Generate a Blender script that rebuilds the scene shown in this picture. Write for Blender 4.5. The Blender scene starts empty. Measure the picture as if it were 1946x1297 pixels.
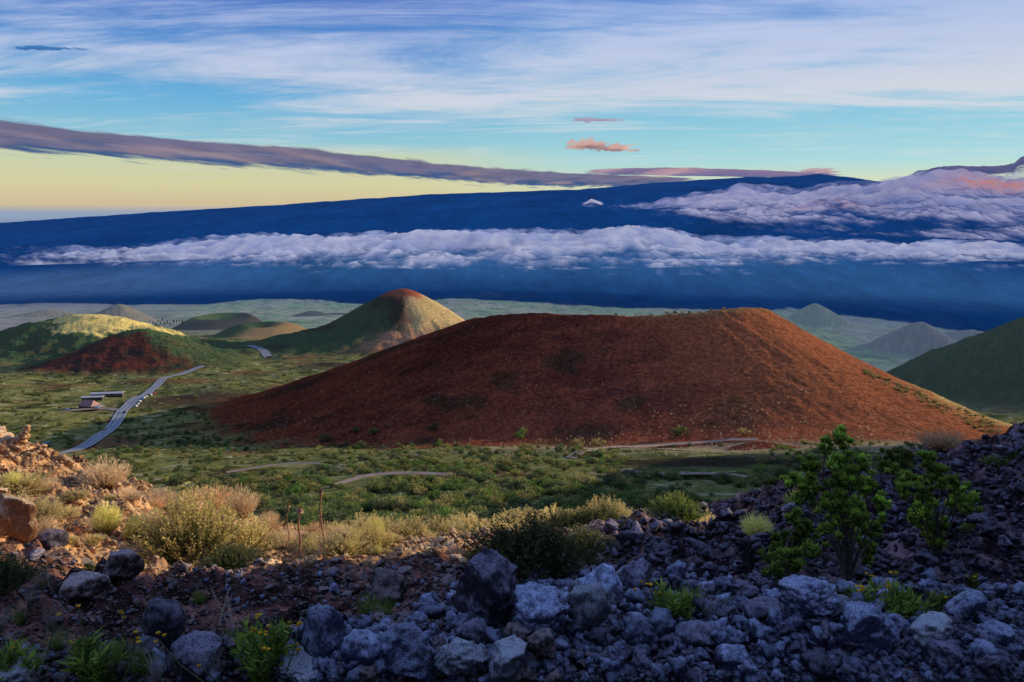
import bpy, math, random
import numpy as np
R = math.radians
rng = np.random.default_rng(7)
random.seed(7)
scene = bpy.context.scene
col = scene.collection

# ------------------------------------------------------------------ camera
F_PX = 1527.0; CXP = 973.0; CYP = 648.5; HOR = 410.0
TH = math.atan((CYP - HOR) / F_PX)
cam_d = bpy.data.cameras.new('camera'); cam = bpy.data.objects.new('camera', cam_d); col.objects.link(cam)
cam_d.sensor_width = 36.0; cam_d.lens = 36.0 * F_PX / 1946.0
cam_d.clip_start = 0.1; cam_d.clip_end = 1.0e6
cam.location = (0, 0, 0); cam.rotation_euler = (math.pi / 2 - TH, 0, 0)
scene.camera = cam
CT, ST = math.cos(TH), math.sin(TH)

def at(px, py, Y):
    """world point seen at pixel (px, py) of the photograph at forward distance Y"""
    a = (px - CXP) / F_PX; b = (py - CYP) / F_PX
    k = Y / (CT - b * ST)
    return (a * k, Y, (-ST - b * CT) * k)
def slope_of(py):
    b = (np.asarray(py, float) - CYP) / F_PX
    return (-ST - b * CT) / (CT - b * ST)

# ------------------------------------------------------------------ noise
_perm = rng.permutation(4096).astype(np.int64)
_ga = rng.uniform(0, 2 * np.pi, 4096); _gx = np.cos(_ga); _gy = np.sin(_ga)
def _h(i, j): return _perm[(_perm[i & 4095] + j) & 4095]
def pn(x, y):
    xi = np.floor(x).astype(np.int64); yi = np.floor(y).astype(np.int64)
    xf = x - xi; yf = y - yi
    u = xf * xf * xf * (xf * (xf * 6 - 15) + 10); v = yf * yf * yf * (yf * (yf * 6 - 15) + 10)
    def g(i, j, dx, dy):
        k = _h(xi + i, yi + j); return _gx[k] * dx + _gy[k] * dy
    a = g(0, 0, xf, yf); b = g(1, 0, xf - 1, yf); c = g(0, 1, xf, yf - 1); d = g(1, 1, xf - 1, yf - 1)
    return (a + u * (b - a) + v * (c + u * (d - c) - (a + u * (b - a)))) * 1.5
def fbm(x, y, o=5, rough=0.5, lac=2.03):
    s = 0; a = 1.0; t = 0
    for k in range(o):
        s = s + a * pn(x + 17.3 * k, y - 9.1 * k); t += a; a *= rough; x = x * lac; y = y * lac
    return s / t
def billow(x, y, o=5, rough=0.5):
    s = 0; a = 1.0; t = 0
    for k in range(o):
        s = s + a * np.abs(pn(x + 7.7 * k, y + 3.1 * k)); t += a; a *= rough; x = x * 2.07; y = y * 2.07
    return s / t
def ss(a, b, x):
    t = np.clip((x - a) / (b - a), 0, 1); return t * t * (3 - 2 * t)
def voro(x, y):
    """distance to the nearest jittered cell point and that cell's random value"""
    xi = np.floor(x).astype(np.int64); yi = np.floor(y).astype(np.int64)
    best = np.full(np.shape(x), 9.0); val = np.zeros(np.shape(x))
    for i in (-1, 0, 1):
        for j in (-1, 0, 1):
            k = _h(xi + i, yi + j); k2 = _h(xi + i + 57, yi + j + 131)
            dx = xi + i + k / 4096. - x; dy = yi + j + k2 / 4096. - y
            d = dx * dx + dy * dy; m = d < best
            best = np.where(m, d, best); val = np.where(m, _perm[k] / 4096., val)
    return np.sqrt(best), val

# ------------------------------------------------------------------ terrain heights
TPX = np.array([-700, -300, 0, 150, 300, 450, 600, 750, 900, 1050, 1200, 1350, 1500, 1620, 1750, 1850, 1946, 2300, 3200], float)
TY = np.array([1, 2.7, 4, 6, 9, 12, 16, 20, 25, 32, 42, 56, 80, 120, 180, 260, 360, 470, 620, 800, 1000, 1400, 2000, 3000, 4000, 5500, 7000, 9000], float)
def row(d):  # sparse {px: py} -> full row
    ks = sorted(d); return np.interp(TPX, ks, [d[k] for k in ks])
ROWS = [  # off-view columns at the far right raised to shade the near bank
 row({0: 2100}),
 row({0: 1302, 900: 1300, 1500: 1285, 1946: 1280}),
 row({0: 1205, 600: 1205, 900: 1200, 1200: 1185, 1500: 1165, 1946: 1160}),
 row({0: 1145, 600: 1150, 900: 1140, 1200: 1135, 1350: 1135, 1500: 1132, 1750: 1135, 1946: 1100}),
 row({0: 1068, 300: 1085, 450: 1095, 600: 1095, 900: 1092, 1200: 1095, 1500: 1098, 1620: 1090, 1750: 1075, 1946: 1030, 2300: 960}),
 row({-300: 960, 0: 1003, 150: 1022, 300: 1046, 450: 1058, 600: 1062, 900: 1068, 1050: 1068, 1200: 1060, 1350: 1055, 1500: 1050, 1620: 1035, 1750: 1015, 1850: 985, 1946: 955, 2300: 650}),
 row({-300: 850, 0: 915, 150: 950, 300: 992, 450: 1020, 600: 1042, 750: 1052, 900: 1052, 1050: 1050, 1200: 1025, 1350: 1000, 1500: 985, 1620: 965, 1750: 930, 1850: 900, 1946: 880, 2300: 628}),
 row({-300: 800, 0: 860, 150: 905, 300: 962, 450: 1003, 600: 1030, 750: 1043, 900: 1040, 1050: 1035, 1200: 1002, 1350: 965, 1500: 935, 1620: 910, 1750: 880, 1850: 850, 1946: 835, 2300: 622}),
 row({-300: 790, 0: 848, 150: 897, 300: 955, 450: 998, 600: 1028, 750: 1040, 900: 1032, 1050: 1022, 1200: 995, 1350: 955, 1500: 912, 1620: 875, 1750: 848, 1850: 826, 1946: 810, 2300: 606}),
 row({-300: 860, 0: 900, 300: 990, 450: 1010, 600: 1030, 750: 1038, 900: 1028, 1050: 1012, 1200: 992, 1350: 950, 1500: 900, 1620: 862, 1750: 836, 1850: 822, 1946: 808, 2300: 600}),
 row({-300: 980, 0: 1000, 300: 1035, 600: 1038, 900: 1020, 1050: 1003, 1200: 985, 1350: 950, 1500: 897, 1620: 862, 1750: 838, 1850: 825, 1946: 812, 2300: 600}),
 row({-300: 1040, 0: 1060, 600: 1050, 900: 1015, 1200: 985, 1350: 960, 1500: 930, 1750: 880, 1946: 850, 2300: 760}),
 row({0: 1040, 600: 1030, 1200: 1005, 1500: 990, 1946: 940, 2300: 850}),
 row({0: 1010, 600: 1000, 1200: 985, 1946: 965, 2300: 900}),
 row({0: 965, 600: 935, 900: 922, 1200: 922, 1946: 930}),
 row({0: 930, 450: 905, 900: 885, 1200: 882, 1946: 890}),
 row({0: 895, 450: 870, 900: 862, 1200: 858, 1946: 860}),
 row({0: 855, 450: 850, 900: 845, 1946: 838}),
 row({0: 785, 900: 787, 1500: 800, 1946: 815}),
 row({0: 742, 900: 742, 1500: 790, 1946: 810}),
 row({0: 703, 900: 701, 1500: 780, 1946: 800}),
 row({0: 672, 900: 668, 1500: 770, 1946: 790}),
 row({0: 645, 900: 638, 1500: 752, 1946: 770}),
 row({0: 627, 900: 624, 1300: 700, 1500: 732, 1946: 745}),
 row({0: 616, 900: 613, 1300: 670, 1500: 703, 1946: 716}),
 row({0: 598, 900: 598, 1300: 630, 1500: 645, 1946: 655}),
 row({0: 580, 900: 580, 1300: 595, 1500: 605, 1946: 612}),
 row({0: 550, 900: 551, 1500: 563, 1946: 566}),
]
TT = (TPX - CXP) / F_PX / CT
TS = slope_of(np.array(ROWS))            # [rows, cols] z/Y
LY = np.log(TY)
def _cr(p0, p1, p2, p3, t):
    return p1 + 0.5 * t * (p2 - p0 + t * (2 * p0 - 5 * p1 + 4 * p2 - p3 + t * (3 * (p1 - p2) + p3 - p0)))
def table(t, Y):
    # columns: resample smooth in t on an even grid, rows: catmull-rom
    t = np.clip(t, TT[0], TT[-1]); ly = np.clip(np.log(Y), LY[0], LY[-1])
    tg = np.linspace(TT[0], TT[-1], 160)
    G = np.array([np.interp(tg, TT, r) for r in TS])
    k = np.exp(-0.5 * (np.arange(-6, 7) / 2.6) ** 2); k /= k.sum()
    Gp = np.pad(G, ((0, 0), (6, 6)), mode='edge')
    G = sum(k[i] * Gp[:, i:i + 160] for i in range(13))
    u = (t - tg[0]) / (tg[1] - tg[0]); ui = np.clip(u.astype(int), 0, 158); uf = u - ui
    j = np.clip(np.searchsorted(LY, ly, side='right') - 1, 0, len(LY) - 2)
    f = (ly - LY[j]) / (LY[j + 1] - LY[j]); f = f * 1.0
    n = len(LY) - 1
    def val(jj):
        jj = np.clip(jj, 0, n); return G[jj, ui] * (1 - uf) + G[jj, ui + 1] * uf
    return _cr(val(j - 1), val(j), val(j + 1), val(j + 2), f)

SUN_AZ = R(65); SUN_EL = R(11.5)            # azimuth from forward (+Y) to the right (+X)
SX, SY = math.sin(SUN_AZ), math.cos(SUN_AZ); TE = math.tan(SUN_EL)
def ridge(x, y):  # ridge added out of view, heights set to cast the wanted shadows
    s = x * SX + y * SY; w = -x * SY + y * SX
    W = [-4000, -300, -20, 7.6, 10.0, 16, 22, 32, 60, 150, 240, 275, 300, 340, 400, 600, 1200]
    H = [400,   120,   20, 13,  4.6, 3.4, 1.8, 0.5, 0,  -28, -52, -90, -140, -230, -500, -700, -900]
    Sr = 62 + 1.62 * np.maximum(w, 0)
    Hr = np.interp(w, W, H)
    d = Sr - s; Hr = Hr + (TE - .1584) * Sr
    return Hr - np.maximum(d, 0) * 1.15 + np.minimum(np.maximum(-d, 0), 3000) * 0.02

class Cone:
    def __init__(s, px, ptop, Y, rx, ry, crx, cry, power=1.0, base=None, tilt=0, name=None, hi=None, rot=0, rough=1.0):
        s.c = at(px, ptop, Y); s.rx, s.ry, s.crx, s.cry, s.p = rx, ry, crx, cry, power
        s.base = base; s.tilt = tilt; s.name = name; s.rot = rot; s.rough = rough
    def d(s, x, y):
        dx = x - s.c[0]; dy = y - s.c[1]
        c, n = math.cos(s.rot), math.sin(s.rot)
        return dx * c + dy * n, -dx * n + dy * c
    def f(s, x, y):
        """0 outside .. 1 on the rim"""
        dx, dy = s.d(x, y)
        ang = np.arctan2(dy / s.ry, dx / s.rx)
        wob = 1 + 0.05 * s.rough * np.sin(3 * ang + s.rx) + 0.035 * s.rough * np.sin(5 * ang + s.ry)
        ro = np.hypot(dx / s.rx, dy / s.ry) / wob
        # radial fraction between rim and foot
        rim = 1.0 / np.hypot(np.cos(ang) * s.rx / max(s.crx, 1e-3), np.sin(ang) * s.ry / max(s.cry, 1e-3)) if s.crx > 1 else 0.0
        if s.crx > 130: rim = rim * (1 - .17 * ss(.2, -.9, np.cos(ang)))
        t = (ro - rim) / (1 - rim)
        return np.clip(1 - t, 0, 1.5), ang, ro

CONES = {}
def cone(name, *a, **k): CONES[name] = Cone(*a, **k); return CONES[name]
#                px   ptop  Y     rx   ry   crx cry
cone('main',    1160, 607,  690, 356, 302, 134, 108)
cone('peak',     765, 549, 1500, 350, 310, 0, 0)
cone('golden',   160, 598, 1350, 330, 260, 0, 0)
cone('dark',     265, 626, 1060, 160, 150, 0, 0)
cone('green',   2190, 540, 1950, 760, 760, 0, 0)
cone('grey',     225, 578, 4200, 210, 300, 0, 0)
cone('flat',     425, 601, 3000, 185, 260, 95, 110)
cone('bright',   500, 617, 2100, 150, 200, 50, 60)
cone('small',    592, 591, 5200, 150, 200, 0, 0)
cone('smallb',   640, 597, 5600, 170, 220, 0, 0)
cone('farleft',   85, 589, 5200, 260, 320, 0, 0)
cone('lavacone', 915, 554, 8200, 260, 400, 0, 0)
cone('ra',      1410, 584, 6200, 240, 350, 0, 0)
cone('rb',      1470, 598, 5400, 420, 420, 0, 0)
cone('rc',      1550, 577, 6600, 330, 400, 0, 0)
cone('rd',      1750, 612, 5000, 370, 420, 0, 0)
cone('re',      1850, 628, 5600, 330, 380, 0, 0)
cone('rf',      1400, 622, 4300, 260, 260, 0, 0)
cone('moundred',1450, 846,  400, 22, 20, 0, 0)

CRX = np.array([-4000, -2500, -1200, 0, 290, 560, 800, 950, 1100, 1250, 1380, 1470, 1540, 1600, 1660, 1760, 1946, 2500, 4000], float)
CRP = np.array([440, 436, 432, 425, 405, 388, 371, 365, 360, 347, 338, 336, 331, 338, 346, 348, 352, 400, 440], float)

def base_height(x, y):
    r = np.hypot(x, y); az = np.arctan2(x, y)
    azc = np.clip(az, -R(52), R(52)); t = np.tan(azc)
    azd = np.clip(np.abs(az), 0, R(38)); Y = np.maximum(r * np.cos(azd), 0.6)
    sl = table(t, np.minimum(Y, 9000))
    z = sl * np.minimum(Y, 9000)
    # far: great shield volcano rising to a crest 30 km out
    zc = slope_of(np.interp(CXP + t * F_PX * CT, CRX, CRP)) * 30000
    z9 = z
    k = np.clip((Y - 9000) / 21000, 0, 1)
    prof = k + 0.10 * np.sin(np.pi * k)
    far = z9 + (zc - z9) * prof
    beyond = np.clip((Y - 30000) / 20000, 0, 3)
    far = far - beyond * 2500
    z = np.where(Y > 9000, far, z)
    # behind the camera: the flank climbs
    bk = ss(R(60), R(110), np.abs(az))
    z = z * (1 - bk) + bk * (-1.75 + r * 0.12 + 0 * x)
    return z

def height(x, y, detail=True):
    r = np.hypot(x, y)
    z = base_height(x, y)
    reg = np.zeros(x.shape, np.int8); wt = {}
    # mid relief noise
    amp = np.interp(r, [0, 30, 120, 400, 1500, 6000, 9000, 20000, 40000], [0, 0.0, 2.0, 4.0, 10, 14, 12, 60, 60])
    wl = np.interp(r, [0, 100, 500, 1500, 6000, 40000], [40, 60, 110, 300, 700, 2500])
    z = z + amp * (fbm(x / 90, y / 90, 4) * ss(3500, 1500, r) + 0.6 * fbm(x / 900, y / 900, 5) * ss(900, 2800, r))
    names = list(CONES)
    for i, n in enumerate(names):
        C = CONES[n]
        cx, cy, cz = C.c
        m = (np.abs(x - cx) < max(C.rx, C.ry) * 1.7) & (np.abs(y - cy) < max(C.rx, C.ry) * 1.7)
        if not m.any(): continue
        xx = x[m]; yy = y[m]; zz = z[m]
        f, ang, ro = C.f(xx, yy)
        if n == 'main':
            # long gentle skirts at the sides and to the front left
            rimz = cz * 585 / 690 + 1.5 - 0.165 * (yy - 585) * np.clip((yy - 585) / 60, 0, 1) + 8.0 * np.exp(-((xx - 178) / 54.) ** 2) + 1.2 * fbm(xx / 25, yy / 25, 3) - .02 * (xx - 80)
            p = np.clip(f, 0, 1)
            p = np.where(p < 0.3, p * p * 1.9, .171 + (p - .3) * 1.184)
            p = np.clip(p * 1.03, 0, 1)
            new = zz + (rimz - zz) * p
            # crater bowl
            inside = ss(1.0, 1.5, f)
            new = np.where(f > 1.0, rimz - 24 * inside, new)
            gul = (fbm(ang * 30 + 5 + .6 * fbm(xx / 60, yy / 60, 3), ro * 4.0, 4, .6) * .75 + fbm(ang * 8 + 2, ro * 2.5, 3) * 0.5 + fbm(xx / 45, yy / 45, 4) * 1.3) * np.clip(f * 3, 0, 1) + fbm(xx / 9, yy / 9, 4) * 0.8
            new = new + gul * np.clip(p * 3, 0, 1)
        elif n in ('flat', 'bright'):
            p = ss(0, 1, np.clip(f, 0, 1)); new = zz + (cz - zz) * p - ss(1, 1.5, f) * 25
        elif n == 'moundred':
            p = ss(0, 0.8, np.clip(f, 0, 1)); new = np.maximum(zz, zz + (cz + 0 - zz) * p)
        else:
            p = np.clip(f, 0, 1)
            edge = {'peak': 0.2, 'golden': 0.35, 'dark': .3}.get(n, .3)
            p = np.where(p < edge, p * p / edge * 0.5, p - edge * 0.5) / (1 - edge * 0.5)
            if n in ('peak', 'golden', 'dark'):
                pf = np.clip(f, 0, 1); kx, ky = {'peak': (.60, .34), 'golden': (.45, .30), 'dark': (.40, .28)}[n]
                p = np.where(pf < kx, ky * (pf / kx) ** 1.35, ky + (1 - ky) * (pf - kx) / (1 - kx))
            tip = {'peak': 0.14, 'golden': 0.22, 'dark': .2, 'green': .15, 'rb': .4, 'flat': .4, 're': .3}.get(n, 0.16)
            p = 1 - np.sqrt((1 - p) ** 2 + tip * tip) + tip * 1.0
            q0 = 1 - math.sqrt(1 + tip * tip) + tip; p = np.clip((p - q0) / (1 - q0), 0, 1)
            sc = C.rx / 200.
            g = fbm(xx / (22 * sc), yy / (22 * sc), 5, .55) * (4.5 if n != 'golden' else 7) * sc
            if n == 'peak':
                g = g * 0.6 + fbm(ang * 7, ro * 1.5, 4) * 7 * ss(0.95, .4, f) 
            new = zz + (cz - zz) * p + g * np.clip(p * 4, 0, 1) * np.clip(1.4 - p, 0, 1)
        z[m] = np.maximum(new, zz) if n != 'main' else np.where(f > 0, np.maximum(new, zz - 0), zz)
        rr = reg[m]; rr[(f > 0.10) & (new >= zz - 0.01)] = i + 1; reg[m] = rr
        wt[n] = (m, f, ang, ro)
    rd = ridge(x, y)
    rd = rd + fbm(x / 30, y / 30, 4) * 2.0 * np.clip(r / 60, 0, 1)
    az = np.arctan2(x, y)
    z = np.where((az > R(35.5)) | (np.abs(az) > R(120)), np.maximum(z, rd - (az < R(37.5)) * (az > 0) * 400 * (R(37.5) - az)), z)
    if detail:
        near = r < 90
        xn = x[near]; yn = y[near]; rn = r[near]
        az_n = np.arctan2(xn, yn)
        rocky = 0.55 + 0.45 * ss(-0.15, 0.25, az_n) + 0.35 * ss(-0.3, -0.5, az_n)
        big = fbm(xn / 3.1, yn / 3.1, 3) * 0.45 * ss(3, 12, rn) * (0.5 + rocky)
        b1 = (0.30 - billow(xn / 1.15, yn / 1.15, 4, .55)) * 0.75 * ss(2.5, 9, rn) * rocky
        b2 = fbm(xn / 0.33, yn / 0.33, 4, .6) * 0.11 * ss(1.5, 6, rn) * rocky + fbm(xn / .2, yn / .2, 3, .6) * 0.03
        v1, c1 = voro(xn / 0.42, yn / 0.42); v2, c2 = voro(xn / 0.13, yn / 0.13); v3, c3 = voro(xn / 1.3 + 9 + .5 * fbm(xn * 2, yn * 2, 3), yn / 1.3 + .5 * fbm(yn * 2, xn * 2, 3))
        st = (np.maximum(0, .5 - v1) * (c1 > .45) * .34 * (.4 + c1) + np.maximum(0, .5 - v2) * 0.10 * (.3 + c2)) * rocky
        st = st + np.maximum(0, .36 - v3 ** 2) * (c3 > .4) * 1.3 * c3 * ss(7, 13, rn) * rocky * ss(.05, .3, az_n)
        v4, c4 = voro(xn / 2.9 + 3 + .5 * fbm(xn, yn, 3), yn / 2.9 + .5 * fbm(yn + 9, xn, 3)); st = st + (np.maximum(0, .42 - v4 ** 2) * (c4 > .4) * 1.5 * c4 + .45 * (.3 - billow(xn / .5, yn / .5, 4, .65))) * ss(10, 15, rn) * ss(.12, .3, az_n)
        st = st * (1 - .45 * ss(.05, .25, az_n)) - 1.0 * ss(14, 22, rn) * ss(.10, .3, az_n)
        z[near] += (big + b1 + b2 + st) * ss(1.0, 2.4, rn) * ss(90, 40, rn)
    return z, reg, wt

def lin(r, g, b):
    c = np.array([r, g, b], float) / 255.
    return np.where(c <= 0.04045, c / 12.92, ((c + 0.055) / 1.055) ** 2.4)
def mixc(a, b, t):
    t = np.asarray(t)[..., None]; return a * (1 - t) + b * t

# ------------------------------------------------------------------ node helpers
class NT:
    def __init__(s, tree): s.t = tree; s.t.nodes.clear()
    def n(s, typ, **kw):
        nd = s.t.nodes.new(typ)
        for k, v in kw.items():
            if k.startswith('i_'):
                key = k[2:]; key = int(key) if key.isdigit() else key.replace('_', ' ')
                if isinstance(v, tuple) and len(v) == 2 and hasattr(v[0], 'outputs'): s.t.links.new(v[0].outputs[v[1]], nd.inputs[key])
                elif hasattr(v, 'outputs'): s.t.links.new(v.outputs[0], nd.inputs[key])
                else: nd.inputs[key].default_value = v
            else: setattr(nd, k, v)
        return nd
    def m(s, op, a, b=None, c=None, clamp=False):
        nd = s.t.nodes.new('ShaderNodeMath'); nd.operation = op; nd.use_clamp = clamp
        for i, v in enumerate((a, b, c)):
            if v is None: continue
            if isinstance(v, (int, float)): nd.inputs[i].default_value = v
            elif isinstance(v, tuple): s.t.links.new(v[0].outputs[v[1]], nd.inputs[i])
            else: s.t.links.new(v.outputs[0], nd.inputs[i])
        return nd
    def smooth(s, x, a, b, o0=0.0, o1=1.0):
        nd = s.t.nodes.new('ShaderNodeMapRange'); nd.interpolation_type = 'SMOOTHSTEP'
        s.set(nd, 0, x); s.set(nd, 1, a); s.set(nd, 2, b); s.set(nd, 3, o0); s.set(nd, 4, o1); return nd
    def set(s, nd, i, v):
        if isinstance(v, (int, float)): nd.inputs[i].default_value = v
        elif isinstance(v, tuple) and hasattr(v[0], 'outputs'): s.t.links.new(v[0].outputs[v[1]], nd.inputs[i])
        elif hasattr(v, 'outputs'): s.t.links.new(v.outputs[0], nd.inputs[i])
        else: nd.inputs[i].default_value = v
    def mix(s, f, a, b, blend='MIX'):
        nd = s.t.nodes.new('ShaderNodeMix'); nd.data_type = 'RGBA'; nd.blend_type = blend; nd.clamp_factor = True
        s.set(nd, 0, f)
        for i, v in ((6, a), (7, b)):
            if isinstance(v, (tuple, list, np.ndarray)) and not (len(v) == 2 and hasattr(v[0], 'outputs')): nd.inputs[i].default_value = (*[float(q) for q in v[:3]], 1)
            elif isinstance(v, tuple): s.t.links.new(v[0].outputs[v[1]], nd.inputs[i])
            elif v.bl_idname == 'ShaderNodeMix': s.t.links.new(v.outputs[2], nd.inputs[i])
            else: s.t.links.new(v.outputs[0], nd.inputs[i])
        return (nd, 2)
    def link(s, a, ai, b, bi): s.t.links.new(a.outputs[ai], b.inputs[bi])

def new_mat(name):
    m = bpy.data.materials.new(name); m.use_nodes = True; return m, NT(m.node_tree)

def terrain_material():
    m, N = new_mat('terrain')
    at_c = N.n('ShaderNodeAttribute', attribute_name='base'); at_e = N.n('ShaderNodeAttribute', attribute_name='haze')
    geo = N.n('ShaderNodeNewGeometry')
    n1 = N.n('ShaderNodeTexNoise', i_Vector=(geo, 0), i_Scale=0.35, i_Detail=13.0, i_Roughness=0.72)
    n2 = N.n('ShaderNodeTexNoise', i_Vector=(geo, 0), i_Scale=9.0, i_Detail=6.0, i_Roughness=0.65)
    f = N.smooth((n1, 0), 0.30, 0.72, 0.45, 1.6)
    f2 = N.smooth((n2, 0), 0.3, 0.7, 0.6, 1.4)
    ff = N.m('MULTIPLY', f, f2)
    c = N.mix(1.0, (at_c, 0), (ff, 0), 'MULTIPLY')
    bs = N.n('ShaderNodeBump', i_Strength=0.75, i_Distance=0.05, i_Height=(n2, 0))
    bs2 = N.n('ShaderNodeBump', i_Strength=0.5, i_Distance=0.6, i_Height=(n1, 0)); N.link(bs, 0, bs2, 'Normal')
    d = N.n('ShaderNodeBsdfDiffuse', i_Roughness=0.6); N.t.links.new(c[0].outputs[2], d.inputs[0]); N.link(bs2, 0, d, 'Normal')
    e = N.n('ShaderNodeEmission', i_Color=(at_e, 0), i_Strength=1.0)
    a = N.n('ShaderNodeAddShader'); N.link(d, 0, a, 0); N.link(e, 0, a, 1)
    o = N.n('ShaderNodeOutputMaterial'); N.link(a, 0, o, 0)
    return m

def mesh_from(name, V, Fq, mat=None, attrs=None, smooth=True, n=4):
    """V (k,3), Fq (m,n) index arrays -> mesh"""
    me = bpy.data.meshes.new(name)
    V = np.ascontiguousarray(V, np.float32); Fq = np.ascontiguousarray(Fq, np.int32)
    me.vertices.add(len(V)); me.vertices.foreach_set('co', V.ravel())
    me.loops.add(Fq.size); me.loops.foreach_set('vertex_index', Fq.ravel())
    me.polygons.add(len(Fq)); me.polygons.foreach_set('loop_start', np.arange(0, Fq.size, Fq.shape[1], dtype=np.int32))
    me.update(calc_edges=True)
    me.polygons.foreach_set('use_smooth', np.full(len(Fq), smooth))
    for k, a in (attrs or {}).items():
        a4 = np.ones((len(V), 4), np.float32); a4[:, :3] = a
        at_ = me.color_attributes.new(k, 'FLOAT_COLOR', 'POINT'); at_.data.foreach_set('color', a4.ravel())
    if mat: me.materials.append(mat)
    return me
def link(name, me, parent=None, loc=None, rot=None, scl=None, **props):
    o = bpy.data.objects.new(name, me); col.objects.link(o)
    if parent: o.parent = parent
    if loc is not None: o.location = loc
    if rot is not None: o.rotation_euler = rot
    if scl is not None: o.scale = (scl,) * 3 if isinstance(scl, (int, float)) else scl
    for k, v in props.items(): o[k] = v
    return o

# ------------------------------------------------------------------ terrain colours
def px_of(x, y): return CXP + (x / y) * F_PX * CT   # photo column a ground point falls near (world direction)
LAVX = np.array([-700, 0, 130, 260, 400, 500, 620, 700, 860, 1000, 1180, 1400, 1500, 1600, 1700, 1800, 1946, 2600], float)
LAVD = np.array([7000, 7050, 7250, 7000, 7150, 7750, 7500, 7150, 7750, 7550, 7250, 7400, 7700, 7250, 6900, 6300, 5800, 5600], float)

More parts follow.
